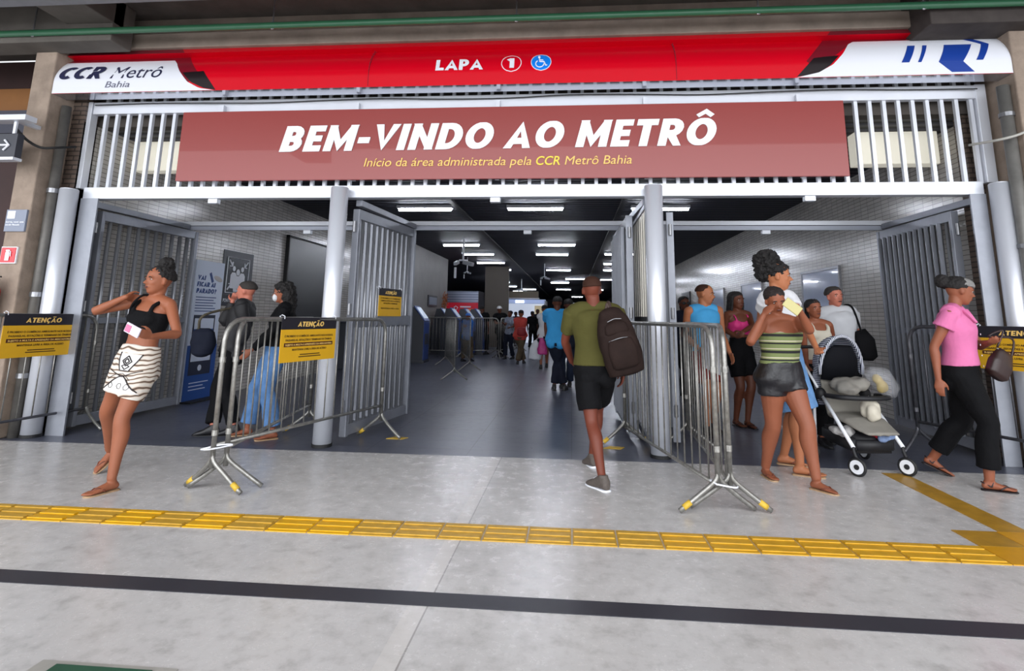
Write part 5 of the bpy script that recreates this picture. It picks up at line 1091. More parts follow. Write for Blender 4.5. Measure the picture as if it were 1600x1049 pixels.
    def neck_head(s, bm):
        J = s.J; up = (J['hd'] - J['nk']).normalized(); up = (up*.6 + V((0,0,1))*.4).normalized()
        H_ = .138*s.h; f = J['hf']
        hu = (up + V((f[0], f[1], 0))*(-f[2] if False else 0)).normalized()
        nod = -f[2]; fh = V((f[0], f[1], 0)).normalized()
        hu = (hu + fh*nod*.9).normalized()
        c = J['hd'] + V((0,0,.0))
        neck0 = J['nk'] - s.up*.02*s.h; top = c - hu*.25*H_ - fh*.02
        r = .034*s.h*(1 if s.sex == 'm' else .84)
        tube(bm, [neck0, neck0.lerp(top, .5), top], [r*1.2, r, r*.98], 16)
        ball(bm, J['nk'] - s.up*.025*s.h, .075*s.h*(1 if s.sex == 'm' else .85), .036*s.h, .02*s.h, (s.sdir, s.fwd, s.up))
        # trapezius towards the shoulders
        for sd in 'RL': tube(bm, [J['nk'] + s.up*.005*s.h, J['nk'].lerp(J['s'+sd], .55) + s.up*.004*s.h, J['s'+sd]], [.034*s.h, .033*s.h, .030*s.h], 12)
        s.hp = head_shape(bm, c, hu, fh, H_, s.sex); s.hc = c; s.hup = hu; s.hH = H_
        return s.hp
SKINS = {}
def skin(name, col):
    return mat('skin_' + name, col, .52, var=.10, scale=9, spec=.35)
def person(key, label, group, sk, cloth, hair, feet, voxel=.0085, wide=1.0, curls=(.5, .5), detail=True, cat='person', palm=None):
    J = PEOPLE[key]; F = Fig(J, wide); k = F.k
    base = (F.J['aR'] + F.J['aL'])/2
    t = empty('person', (base.x, base.y, 0), label, cat, group)
    bm = B()
    F.torso(bm); F.neck_head(bm)
    for i, sd in enumerate('RL'):
        F.arm(bm, sd); F.leg(bm, sd); F.foot(bm, sd, toes=detail and feet in ('sandals', 'flat_sandals'))
        w_ = F.J['w'+sd]; hd = F.J['h'+sd] - w_; inner = F.J['s' + ('L' if sd == 'R' else 'R')] - F.J['s'+sd]
        # thumb points forward, palm faces the body
        th = F.fwd.copy(); pn = inner
        if palm and palm[i]: th, pn = V(palm[i][0]), V(palm[i][1])
        if abs(hd.normalized().dot(th.normalized())) > .9: th = F.up
        hand_shape(bm, w_, hd, th, pn, k*(.92 if F.sex == 'f' else 1), curls[i], fr=.0088 if voxel < .01 else .010)
    body = remeshed('body', bm, sk, t, voxel, 2)
    F.t = t
    P, s, up, f, kk = F.hp
    # face parts
    if detail:
        for x in (-.031, .031):
            bm = B(); ball(bm, P(.515, x, .0775), .0115*kk, .0095*kk, .0070*kk, (s, f, up)); e = obj('eye', bm, mat('eye_white', 'a89f98', .3), t, True)
            bm = B(); ball(bm, P(.515, x, .0845), .0052*kk, .004*kk, .0055*kk, (s, f, up)); obj('iris', bm, mat('iris_dark', '20120c', .2), e, True).matrix_parent_inverse = Matrix.Identity(4)
            bm = B(); tube(bm, [P(.575, x - .018, .089), P(.595, x, .094), P(.578, x + .018, .088)], [.003*kk, .0045*kk, .003*kk], 6, 3); obj('eyebrow', bm, mat('brow_dark', '1c120e', .7), t, True)
        bm = B(); ball(bm, P(.245, 0, .0925), .021*kk, .0075*kk, .0085*kk, (s, f, up)); obj('lips', bm, mat('lips_' + sk.name, [c*.8 for c in (.42, .20, .17)], .4), t, True)
    make_hair(F, hair, t)
    for c in cloth: garment(F, c, t)
    make_feet(F, feet, t)
    return F
def make_hair(F, kind, t):
    if not kind: return
    P, s, up, f, k = F.hp; style, m = kind
    bm = B()
    def cap(th, lo=.52, front=.06, side=1.0):
        # skull cap from hairline up
        rows = [(lo, -.020, .070, .074), (.60, -.016, .076, .086), (.70, -.010, .0765, .092), (.80, -.010, .072, .089), (.88, -.010, .061, .076), (.95, -.009, .044, .055), (.995, -.009, .018, .022)]
        rows = [r for r in rows if r[0] >= lo]
        loft(bm, [P(a + (th*.25 if a > .9 else 0), 0, o - .012*(1 if a < .8 else .3)) for a, o, _, _ in rows], s, [(x + th)*k for *_, x, _ in rows], [(y + th*.8)*k for *_, y in rows], 20, fix=up)
    vox, disp, dsc = .006, .004, 60
    if style == 'fade': cap(.0022, .60); disp = .0
    elif style == 'short': cap(.008, .56); disp = .003
    elif style == 'bun':
        cap(.008, .52); ball(bm, P(1.10, 0, -.035), .058*k, .058*k, .05*k, (s, f, up)); ball(bm, P(.98, 0, -.05), .045*k); disp = .012; dsc = 45
    elif style == 'afro':
        cap(.012, .5); ball(bm, P(.98, 0, -.075), .112*k, .105*k, .105*k, (s, f, up)); ball(bm, P(.62, 0, -.10), .07*k); disp = .030; dsc = 30
    elif style == 'backbun':
        cap(.009, .50); ball(bm, P(.72, 0, -.125), .058*k, .052*k, .058*k, (s, f, up)); disp = .006
    elif style == 'braids':
        cap(.012, .48)
        for i in range(13):
            a = -1.9 + 3.8*i/12; x = .082*math.sin(a); y = -.085*math.cos(a)*1.0 - .01
            tube(bm, [P(.72, x, y), P(.35, x*1.12, y*1.1), P(-.1, x*1.2, y*1.15 - .012), P(-.5, x*1.15, y*1.2)], [.017*k, .016*k, .014*k, .008*k], 7, 4)
        disp = .004
    elif style == 'long':
        cap(.022, .46)
        loft(bm, [P(.85, 0, -.03), P(.5, 0, -.055), P(.1, 0, -.065), P(-.4, 0, -.06), P(-.9, 0, -.055), P(-1.25, 0, -.045)], s, [.075*k, .105*k, .125*k, .13*k, .12*k, .07*k], [.075*k, .075*k, .07*k, .06*k, .055*k, .03*k], 20); disp = .022; dsc = 26
    elif style == 'tied':
        cap(.008, .50); ball(bm, P(.62, 0, -.10), .045*k); tube(bm, [P(.6, 0, -.12), P(.3, 0, -.14), P(-.1, 0, -.12)], [.03*k, .028*k, .012*k], 8, 3); disp = .005
    elif style == 'cap':
        loft(bm, [P(.62, 0, -.008), P(.75, 0, -.008), P(.9, 0, -.01), P(1.0, 0, -.01), P(1.04, 0, -.01)], s, [.083*k, .082*k, .068*k, .04*k, .01*k], [.104*k, .10*k, .085*k, .05*k, .012*k], 20, fix=up); loft(bm, [P(.66, 0, .06), P(.64, 0, .16)], s, [.07*k, .05*k], [.006*k, .005*k], 12); disp = 0
        o = remeshed('cap', bm, m, t, .006, 2); return
    def po(me):
        vn = [v.normal.copy() for v in me.vertices]
        if style in ('afro', 'bun', 'long'):
            for v, n in zip(me.vertices, vn): v.co += n*disp*.5*noise.noise(v.co*(dsc*2.7))
    remeshed('hair', bm, m, t, vox, 1, disp, dsc, post=po)
def yoke(F, bm, inf, reach=1.0):
    # shoulders of a shirt: the body's own shoulder volumes, let out by inf
    J, h = F.J, F.h
    ball(bm, J['nk'] - F.up*.027*h, .075*h*(1 if F.sex == 'm' else .85) + inf, .036*h + inf, .02*h + inf*.8, (F.sdir, F.fwd, F.up))
    ball(bm, J['nk'] - F.up*.012*h - F.fwd*.012*h, .058*h, .042*h, .022*h, (F.sdir, F.fwd, F.up))
    for sd in 'RL':
        e = J['nk'].lerp(J['s'+sd], reach)
        tube(bm, [J['nk'] + F.up*.000*h, J['nk'].lerp(J['s'+sd], .55) + F.up*.002*h, e], [.034*h + inf*.7, .033*h + inf, .030*h + inf], 12)
def cut_below(p, n):
    def f(me):
        b = bmesh.new(); b.from_mesh(me)
        r = bmesh.ops.bisect_plane(b, geom=b.verts[:] + b.edges[:] + b.faces[:], plane_co=p, plane_no=n, clear_outer=True)
        bmesh.ops.holes_fill(b, edges=[e for e in b.edges if e.is_boundary]); b.to_mesh(me); b.free()
    return f
def garment(F, c, t):
    """c = (kind, material, options)"""
    kind, m, o = c[0], c[1], (c[2] if len(c) > 2 else {})
    J = F.J; h = F.h; bm = B(); inf = o.get('inf', .016 if kind == 'tshirt' else .012); vox = o.get('vox', .010); dsp = o.get('disp', .010)
    if kind == 'tshirt':
        F.torso(bm, o.get('lo', -.02), .288, inf + .004)
        for sd in 'RL': F.arm(bm, sd, 0, o.get('sl', .62), inf + .006)
        yoke(F, bm, inf + .004)
        remeshed('shirt', bm, m, t, vox, 3, dsp, 9)
    elif kind == 'tank':
        F.torso(bm, o.get('lo', 0.0), o.get('hi', .235), inf)
        if o.get('straps', True):
            w_ = o.get('sw', .02)
            for x in (-1, 1):
                a = J['pv'] + F.up*(.222*h) + F.sdir*(x*.052*h) + F.fwd*(.060*h); b = J['nk'] - F.up*(-.001*h) + F.sdir*(x*.058*h); c2 = J['pv'] + F.up*(.222*h) + F.sdir*(x*.052*h) - F.fwd*(.062*h)
                b1 = J['pv'] + F.up*(.268*h) + F.sdir*(x*.054*h) + F.fwd*(.050*h); b2 = J['pv'] + F.up*(.268*h) + F.sdir*(x*.054*h) - F.fwd*(.052*h)
                tube(bm, [a, b1, b, b2, c2], w_, 8, 4)
        remeshed('top', bm, m, t, vox, 2, dsp, 9)
    elif kind == 'vest':   # broad sleeveless shirt
        F.torso(bm, o.get('lo', -.03), .288, inf)
        yoke(F, bm, inf, .80)
        remeshed('shirt', bm, m, t, vox, 3, dsp, 9)
    elif kind == 'blouse':
        F.torso(bm, o.get('lo', -.015), .288, inf + .008)
        yoke(F, bm, inf + .012)
        for sd in 'RL': 
            a, b = J['s'+sd], J['e'+sd]; tube(bm, [a + F.up*.005, a.lerp(b, .2), a.lerp(b, .42)], [.060, .068, .084], 14, 3); ball(bm, a + (J['nk'] - a)*.12, .066)
        remeshed('blouse', bm, m, t, vox, 2, .007, 8)
        for sg in (-1, 1):   # collar
            bm = B(); a = J['nk'] + F.up*.008*h - F.fwd*.03*h + F.sdir*sg*.045*h; b = J['nk'] - F.up*.0*h + F.fwd*.045*h + F.sdir*sg*.05*h; c2 = J['pv'] + F.up*.235*h + F.fwd*.085*h + F.sdir*sg*.025*h
            loft(bm, [a, b, c2], (b - a).cross(F.sdir).normalized() + F.sdir*sg, [.014, .034, .010], [.005]*3, 10); obj('collar', bm, m, t, True)
        for i in range(4):
            bm = B(); disc(bm, J['pv'] + F.up*(.03 + .05*i)*h + F.fwd*(.078*h + .018 + (.012 if i > 2 else 0)), F.fwd, .007, .004, 12); obj('button', bm, M_WH, t)
    elif kind == 'shorts':
        F.torso(bm, -.065, o.get('hi', .025), inf)
        for sd in 'RL': F.leg(bm, sd, 0, o.get('len', .55), inf + .006, flare=o.get('flare', .01), straight=o.get('len', .55) > 1)
        remeshed('shorts', bm, m, t, vox, 2, dsp, 10)
    elif kind == 'trousers':
        F.torso(bm, -.065, o.get('hi', .025), inf)
        for sd in 'RL': F.leg(bm, sd, 0, o.get('len', 1.93), inf + .004, flare=o.get('flare', .004), straight=True)
        remeshed('trousers', bm, m, t, vox, 2, dsp, 9)
    elif kind == 'skirt':
        pv = J['pv']; ln = o.get('len', .62); kk_ = (J['kR'] + J['kL'])/2; hipc = pv
        sp = ((J['kR'] - J['kL']).length)/2
        up0 = o.get('hi', .055); C = [pv + F.up*up0*h, pv + F.up*.02*h, pv - F.up*.03*h, pv.lerp(kk_, ln*.55), pv.lerp(kk_, ln)]
        loft(bm, C, F.pdir, [.088*h + inf, .102*h + inf, .108*h + inf, .100*h + inf, .092*h + inf + o.get('flare', 0)], [.062*h + inf, .074*h + inf, .078*h + inf, .076*h + inf, .070*h + inf + o.get('flare', 0)], 28, fix=None)
        for x in (-1, 1): ball(bm, pv - F.up*.035*h - F.fwd*.03*h + F.pdir*x*.045*h, .055*h)
        if ln < 1:
            for sd in 'RL': F.leg(bm, sd, 0, ln + .25, inf + .012)
            hem = pv.lerp(kk_, ln)
            tube(bm, [J['pR'].lerp(J['kR'], .3).lerp(J['pL'].lerp(J['kL'], .3), .5), J['kR'].lerp(J['pR'], .3).lerp(J['kL'].lerp(J['pL'], .3), .5)], [.085, .075], 14)
        ob = remeshed('skirt', bm, m, t, .008, 5, .006, 14, post=cut_below(hem, (kk_ - pv).normalized()) if ln < 1 else None)
        return ob
    elif kind == 'jacket':
        F.torso(bm, o.get('lo', -.03), .288, inf + .014)
        yoke(F, bm, inf + .012)
        for sd in 'RL': F.arm(bm, sd, 0, 1.9, inf + .012)
        remeshed('jacket', bm, m, t, vox, 2, .014, 8)
def make_feet(F, kind, t):
    J = F.J
    for sd in 'RL':
        a = J['a'+sd]; d = (J['t'+sd] - a).normalized(); s = d.cross(V((0,0,1))).normalized(); u = s.cross(d).normalized(); k = F.k*(.94 if F.sex == 'f' else 1)
        P = lambda x, y, z: a + d*(x*k) + s*(y*k) + u*(z*k)
        if kind in ('sandals', 'flat_sandals'):
            m1 = mat('sandal_sole_dark' if kind == 'flat_sandals' else 'sandal_sole_tan', '1d1517' if kind == 'flat_sandals' else 'a98a6a', .5)
            m2 = mat('sandal_strap_dark' if kind == 'flat_sandals' else 'sandal_strap_brown', '221216' if kind == 'flat_sandals' else '6a3524', .45)
            bm = B(); loft(bm, [P(-.065, 0, -.083), P(-.05, 0, -.084), P(.0, 0, -.084), P(.06, 0, -.084), P(.12, 0, -.084), P(.165, 0, -.084), P(.185, 0, -.084)], s, [.018*k, .033*k, .034*k, .037*k, .045*k, .038*k, .018*k], [.008*k]*7, 16, fix=d, power=3); so = obj('sandal_sole', bm, m1, t, True)
            bm = B(); tube(bm, [P(.135, .008, -.055), P(.10, .03, -.043), P(.055, .042, -.066)], .0055*k, 8, 4); tube(bm, [P(.135, .008, -.055), P(.10, -.02, -.038), P(.055, -.042, -.066)], .0055*k, 8, 4)
            if kind == 'flat_sandals':
                tube(bm, [P(.0, .036, -.05), P(.03, 0, .005), P(.0, -.036, -.05), P(-.06, 0, -.02), P(.0, .036, -.05)], .0055*k, 8, 4)
            obj('sandal_strap', bm, m2, t, True)
        elif kind in ('sneaker', 'dark_shoe', 'boot'):
            m1 = mat('sneaker_grey', '5d544e', .7, var=.35, scale=60) if kind == 'sneaker' else mat('dark_shoe_leather', '17161a', .45)
            m2 = M_WH if kind == 'sneaker' else M_DARK
            bm = B(); loft(bm, [P(-.072, 0, -.045), P(-.055, 0, -.03), P(-.02, 0, -.022), P(.035, 0, -.030), P(.085, 0, -.048), P(.135, 0, -.058), P(.175, 0, -.068), P(.19, 0, -.072)], s, [.02*k, .037*k, .040*k, .041*k, .047*k, .047*k, .034*k, .016*k], [.03*k, .045*k, .052*k, .048*k, .034*k, .026*k, .017*k, .01*k], 16, fix=d, power=2.4)
            tube(bm, [P(-.015, 0, -.02), P(-.012, 0, .03)], [.04*k, .039*k], 14)
            sh = remeshed('shoe', bm, m1, t, .007, 2)
            bm = B(); loft(bm, [P(-.076, 0, -.078), P(-.06, 0, -.080), P(.0, 0, -.082), P(.06, 0, -.082), P(.12, 0, -.082), P(.17, 0, -.080), P(.195, 0, -.076)], s, [.02*k, .039*k, .038*k, .042*k, .050*k, .042*k, .018*k], [.010*k]*7, 16, fix=d, power=3)
            so = obj('sole', bm, m2, sh, True); so.matrix_parent_inverse = Matrix.Identity(4)
            if kind == 'sneaker':
                for i in range(4):
                    bm = B(); tube(bm, [P(.03 + i*.02, .022, -.0 - i*.008), P(.035 + i*.02, 0, .016 - i*.010), P(.03 + i*.02, -.022, -.0 - i*.008)], .0035*k, 6, 3); l = obj('lace', bm, M_WH, sh, True); l.matrix_parent_inverse = Matrix.Identity(4)
# ---------------------------------------------------------------- cloth materials
SK1 = skin('light_brown', '93583e'); SK2 = skin('deep_brown', '5f3524'); SK3 = skin('warm_brown', '8a5038'); SK4 = skin('tan', 'a96a48'); SK5 = skin('dark', '45271c'); SK6 = skin('rosy', 'b9705c')
SK7 = skin('red_brown', '6e3626')
H_BLK = mat('hair_black', '120e0e', .75, bump=.6, bscale=140); H_GREY = mat('hair_grey_streak', '7a7876', .75, bump=.5, bscale=120); H_FADE = mat('hair_shaved', '3a251d', .8); H_SALT = mat('hair_salt', '3a3634', .8)
C_BLK = mat('cloth_black', '0d0d10', .8, var=.3, scale=9, bump=.3, bscale=60); C_DNV = mat('cloth_dark_navy', '191d2b', .8, var=.2); C_OLV = mat('cloth_olive', '4c4925', .85, var=.12, scale=7, bump=.25, bscale=70)
C_WHT = mat('cloth_white', 'd4d4d8', .8, var=.08, bump=.2, bscale=50); C_GRYW = mat('cloth_off_white', 'bfc0c4', .8, var=.1); C_CRM = mat('cloth_cream', 'c9c2b2', .8, var=.1)
C_BLU = mat('cloth_sky_blue', '4a9fd4', .8, var=.12, scale=10); C_BLU2 = mat('cloth_pale_blue', '3d9ad6', .8, var=.1); C_PNK = mat('cloth_pink', 'd0729f', .8, var=.10, scale=9, bump=.2, bscale=60)
C_MAG = mat('cloth_magenta', 'c22a70', .7); C_CORAL = mat('cloth_coral', 'c04a42', .8, var=.2); C_RED = mat('cloth_dark_red', '7a2a26', .8, var=.2); C_KHK = mat('cloth_khaki', '5e5140', .8, var=.2)
C_SKB = mat('denim_light_blue', '6d97c8', .85, var=.3, scale=12, bump=.3, bscale=90); C_DEN = mat('denim_blue', '5f86b8', .85, var=.35, scale=8, bump=.3, bscale=90)
def stripes(name, stops, period, axis=2, off=0.0, rough=.8):
    m, nt, bs, vec, sep = axis_mat(name, 0, 1, rough)
    a = nd(nt, 'ShaderNodeMath', operation='ADD'); a.inputs[1].default_value = off; nt.links.new(sep.outputs[axis], a.inputs[0])
    d = nd(nt, 'ShaderNodeMath', operation='DIVIDE'); d.inputs[1].default_value = period; nt.links.new(a.outputs[0], d.inputs[0])
    f = nd(nt, 'ShaderNodeMath', operation='FRACT'); nt.links.new(d.outputs[0], f.inputs[0])
    r = ramp(nt, stops, 'CONSTANT'); nt.links.new(f.outputs[0], r.inputs[0]); nt.links.new(r.outputs[0], bs.inputs['Base Color'])
    return m
C_STR = stripes('striped_top_cloth', [(0, '6f7a4c'), (.20, '141414'), (.30, '8a8f63'), (.38, 'c9bfae'), (.42, '6a7546'), (.66, '141414'), (.82, '77814f'), (.90, 'b9b09a'), (.95, '6f7a4c')], .135)
C_CAMO = mat('camo_cloth', '5b5548', .85, var=.5, scale=16)
C_PLAID = mat('grey_pattern_cloth', '8c93a4', .8, var=.5, scale=22)

def hold(name, bm, m, label, cat, group=None, smooth=True): return tag(obj(name, bm, m, smooth=smooth), label, cat, group)
LIFE = 'people walking through the entrance'
# ---------------------------------------------------------------- woman in the black top
F1 = person('w1', 'woman in black strappy top and patterned skirt, hair in a high bun, holding a phone', LIFE, SK1,
    [('tank', C_BLK, {'lo': .125, 'hi': .25, 'inf': .012, 'sw': .017, 'disp': .006})], ('bun', H_BLK), 'sandals', curls=(.9, .7),
    palm=((tuple(V((.3, -.4, .8))), tuple(V((.5, .5, -.3)))), (tuple(V((0, -.3, .9))), tuple(V((-.6, .6, .1))))))
M_SKT = bpy.data.materials.new('patterned_skirt_fold_shade'); M_SKT.use_nodes = True
nt = M_SKT.node_tree; bs = nt.nodes['Principled BSDF']; bs.inputs['Roughness'].default_value = .8
tc = nd(nt, 'ShaderNodeTexCoord'); wv = nd(nt, 'ShaderNodeTexWave', _Scale=8.0, _Distortion=9.0, _Detail=2.0); wv.bands_direction = 'Z'
wv.inputs['Detail Scale'].default_value = .6
nt.links.new(tc.outputs['Object'], wv.inputs['Vector'])
r = ramp(nt, [(.0, '4a3830'), (.16, '94806e'), (.30, 'c2ae9c'), (.50, 'cfc6ba'), (.8, 'd2cbc2')]); nt.links.new(wv.outputs[1], r.inputs[0]); nt.links.new(r.outputs[0], bs.inputs['Base Color'])  # wavy print whose brown tones also paint the shading of the draped folds
sk = garment(F1, ('skirt', M_SKT, {'len': .60, 'inf': .008, 'hi': .085}), F1.t)
from mathutils.bvhtree import BVHTree
def on_cloth(ob, F):
    bv = BVHTree.FromPolygons([v.co for v in ob.data.vertices], [tuple(p.vertices) for p in ob.data.polygons])
    def pr_(x, z, off=.004):
        o = F.J['pv'] + F.pdir*(x + .045) + F.up*z + F.fwd*.6
        hit, n, _, _ = bv.ray_cast(o, -F.fwd)
        return (hit if hit is not None else o - F.fwd*.48) + (n if n is not None else F.fwd)*off
    return pr_
pj = on_cloth(sk, F1)
def cloth_line(name, pts, r, m, parent, pj, close=False):
    P = []
    for i in range(len(pts) - (0 if close else 1)):
        a, b = pts[i], pts[(i + 1) % len(pts)]
        for j in range(6): P.append(pj(a[0] + (b[0]-a[0])*j/6, a[1] + (b[1]-a[1])*j/6))
    P.append(pj(*pts[0]) if close else pj(*pts[-1]))
    bm = B(); tube(bm, P, r, 6); return obj(name, bm, m, parent, True)
def cloth_patch(name, x0, x1, z0, z1, m, parent, pj, n=14, off=.003):
    bm = B(); g = [[bm.verts.new(pj(x0(t) + (x1(t) - x0(t))*i/n, z0 + (z1 - z0)*t, off)) for i in range(n + 1)] for t in [j/n for j in range(n + 1)]]
    for j in range(n):
        for i in range(n): bm.faces.new((g[j][i], g[j][i+1], g[j+1][i+1], g[j+1][i]))
    return obj(name, bm, m, parent, True)
C_PALE = mat('skirt_pale_panel', 'd8d6d2', .8)
cloth_patch('front_panel', lambda t: -.035 - .05*t, lambda t: .035 + .05*t, -.055, .075, C_PALE, sk, pj)
cloth_patch('hem_panel', lambda t: -.16 + .14*t, lambda t: .16 - .14*t, -.215, -.105, C_PALE, sk, pj, off=.003)
for pts, r_ in (([(-.085, .08), (-.07, .02), (-.035, -.055), (.035, -.055), (.07, .02), (.085, .08)], .0045), ([(-.15, -.2), (-.05, -.12), (.0, -.09), (.05, -.12), (.15, -.2)], .0045),
                ([(-.13, -.06), (0, -.10), (.13, -.04)], .003), ([(-.13, -.13), (-.06, -.09), (0, -.075), (.08, -.12)], .002)):
    cloth_line('skirt_line', pts, r_, M_BLK, sk, pj)
for a in (.036, .018): cloth_line('skirt_diamond', [(0, .018 + a*1.1), (a, .018), (0, .018 - a), (-a, .018)], .005, M_BLK, sk, pj, True)
cloth_line('skirt_diamond', [(0, -.02 + .012), (.03, -.02), (0, -.045), (-.03, -.02)], .004, M_BLK, sk, pj, True)
for x in (-.08, 0, .08): cloth_line('skirt_hexagon', [(x + .022*math.cos(q*PI/3), -.17 + .022*math.sin(q*PI/3)) for q in range(6)], .002, M_BLK, sk, pj, True)
hl = F1.J['wL'].lerp(F1.J['hL'], .8)
# phone held in front
t = empty('phone', tuple(hl + V((-.03, -.03, .03))), 'white and pink phone held by the woman in the patterned skirt', 'phone')
bm = B(); bar(bm, hl + V((-.06, -.035, .035)), hl + V((.055, -.04, -.015)), .012, .072, up=V((.3, -.1, 1)), bev=.004); obj('case', bm, mat('phone_case_pale', 'cfc6d6', .3), t)
bm = B(); bar(bm, hl + V((-.055, -.043, .03)), hl + V((-.015, -.044, .014)), .004, .05, up=V((.3, -.1, 1)), bev=.001); obj('pink_panel', bm, mat('phone_pink', 'c86a90', .3), t)
t = empty('shoulder_bag', (-3.55, 4.37, 1.1), 'small black bag hanging at the waist of the woman in the patterned skirt', 'bag')
bm = B(); loft(bm, [V((-3.60, 4.55, .98)), V((-3.60, 4.55, 1.01)), V((-3.585, 4.54, 1.17)), V((-3.58, 4.53, 1.21))], V((1, -.1, 0)), [.07, .085, .08, .06], [.03, .04, .035, .02], 14, power=3.5); obj('body', bm, C_BLK, t, True)
bm = B(); tube(bm, [V((-3.60, 4.53, 1.20)), V((-3.57, 4.47, 1.30)), V((-3.52, 4.44, 1.38)), V((-3.48, 4.50, 1.44)), V((-3.44, 4.62, 1.40))], .009, 8, 5); obj('strap', bm, C_BLK, t, True)

# ---------------------------------------------------------------- man with the backpack
F2 = person('m2', 'man seen from behind in olive t-shirt and black shorts, walking into the hall', LIFE, SK7,
    [('shorts', C_BLK, {'hi': .04, 'len': .82, 'flare': .035, 'inf': .012}), ('tshirt', C_OLV, {'sl': .70, 'lo': .01})], ('fade', H_FADE), 'sneaker', curls=(.5, .8), wide=1.04)
def backpack(F, label, mats, c, tilt, size=1.0, group=None):
    """soft pack on the back of F; c = offset along (side, up, back)"""
    u = (F.up + F.sdir*tilt).normalized(); b = -F.fwd; s = u.cross(b)
    if s.dot(F.sdir) < 0: s = -s
    o = F.J['pv'] + F.sdir*c[0] + F.up*c[1] + b*c[2]
    t = empty('backpack', tuple(o), label, 'backpack', group)
    z = size; Q = lambda x, y, q: o + s*(x*z) + u*(y*z) + b*(q*z)
    bm = B(); loft(bm, [Q(0, -.27, .0), Q(0, -.25, .0), Q(0, -.1, .02), Q(0, .08, .01), Q(0, .20, -.01), Q(0, .27, -.02), Q(0, .29, -.02)], s, [.09*z, .15*z, .165*z, .155*z, .13*z, .09*z, .04*z], [.05*z, .095*z, .11*z, .10*z, .085*z, .05*z, .02*z], 20, fix=u, power=2.8)
    body = remeshed('body', bm, mats[0], t, .011, 2, .012, 9)
    bm = B(); loft(bm, [Q(0, -.20, .105), Q(0, -.18, .105), Q(0, -.06, .115), Q(0, .02, .105), Q(0, .04, .10)], s, [.08*z, .11*z, .12*z, .10*z, .07*z], [.02*z, .035*z, .035*z, .03*z, .015*z], 16, fix=u, power=3); obj('front_pocket', bm, mats[0], t, True)
    bm = B(); loft(bm, [Q(0, .07, .085), Q(0, .09, .09), Q(0, .15, .08), Q(0, .18, .07)], s, [.08*z, .10*z, .09*z, .05*z], [.015*z, .025*z, .025*z, .01*z], 16, fix=u, power=3); obj('upper_pocket', bm, mats[0], t, True)
    for zz, w_ in ((.03, .09), (.185, .06)):
        bm = B(); tube(bm, [Q(-w_, zz, .10), Q(0, zz + .012, .135 if zz < .1 else .10), Q(w_, zz, .10)], .004, 6, 4); obj('zip', bm, M_GALV, t, True)
    bm = B(); tube(bm, [Q(0, .27, -.03), Q(.0, .33, -.04), Q(.03, .27, -.03)], .010, 8, 4); obj('top_handle', bm, mats[1], t, True)
    return t, Q
M_BRN = mat('brown_backpack_cloth', '2a1e1b', .8, var=.35, scale=7, bump=.3, bscale=80)
sd2 = F2.sdir if (F2.J['sR'] - F2.J['sL']).dot(F2.sdir) > 0 else -F2.sdir
side = 1 if sd2.dot(F2.sdir) > 0 else -1
bp_, Q = backpack(F2, 'brown backpack slung over the right shoulder of the man in the olive shirt', (M_BRN, mat('strap_brown', '3d2c26', .7)), (side*.17, .22, .20), -side*.25)
bm = B(); a = F2.J['sR'].lerp(F2.J['nk'], .35) + F2.up*.055
tube(bm, [a - F2.fwd*.12 - F2.up*.17 + sd2*.02, a - F2.fwd*.07 - F2.up*.03, a + V((0, 0, .012)), a + F2.fwd*.07 - F2.up*.04, a + F2.fwd*.10 - F2.up*.2], .020, 10, 5); obj('shoulder_strap', bm, mat('strap_brown', '3d2c26', .7), bp_, True)

# ---------------------------------------------------------------- group on the right
F3 = person('w3', 'woman in olive and black striped top and black shorts, hands raised to her face', LIFE, SK3,
    [('shorts', mat('leather_black', '15141a', .42, var=.3, scale=6, bump=.4, bscale=25), {'hi': .085, 'len': .40, 'flare': .04, 'inf': .012}), ('tank', C_STR, {'lo': .055, 'hi': .235, 'straps': False, 'inf': .014})],
    ('tied', mat('hair_dark_brown', '1d1210', .75, bump=.6, bscale=140)), 'sandals', curls=(.9, .9), wide=1.27, palm=((tuple(V((.3, 0, .9))), tuple(V((.2, .9, 0)))), (tuple(V((-.3, 0, .9))), tuple(V((-.2, .9, 0))))))
h3 = F3.J['wL'].lerp(F3.J['hL'], .7)
t = empty('phone', tuple(h3), 'pale yellow phone case in the hand of the woman in the striped top', 'phone')
bm = B(); bar(bm, h3 + V((-.085, -.045, .03)), h3 + V((.02, -.05, -.055)), .013, .075, up=V((.3, 0, 1)), bev=.005); obj('case', bm, mat('pale_yellow_case', 'b3aa70', .4), t)
bm = B(); bar(bm, h3 + V((-.078, -.037, .025)), h3 + V((.013, -.042, -.05)), .004, .066, up=V((.3, 0, 1))); obj('screen', bm, M_DARK, t)
F4 = person('w4', 'tall woman in a white tee with a big curly black hair puff, pushing the pushchair', LIFE, SK4,
    [('skirt', C_SKB, {'len': 1.02, 'inf': .014, 'flare': .02}), ('tshirt', C_WHT, {'sl': .42, 'lo': .0})], ('afro', H_BLK), 'sandals', curls=(.9, .9))
person('w5', 'woman in a cream sleeveless top standing behind the pushchair', LIFE, SK3, [('trousers', C_BLK), ('tank', C_CRM, {'lo': .02, 'hi': .24, 'sw': .018})], ('tied', H_BLK), 'dark_shoe', voxel=.010)
F6 = person('m6', 'man in a light grey tee with black bag strap, behind the pushchair', LIFE, SK6, [('trousers', C_BLK), ('tshirt', C_GRYW, {'sl': .6})], ('short', H_SALT), 'dark_shoe', voxel=.010, wide=1.15)
t = empty('shoulder_bag', (3.42, 7.15, 1.15), 'black shoulder bag at the side of the man in the light grey tee', 'bag')
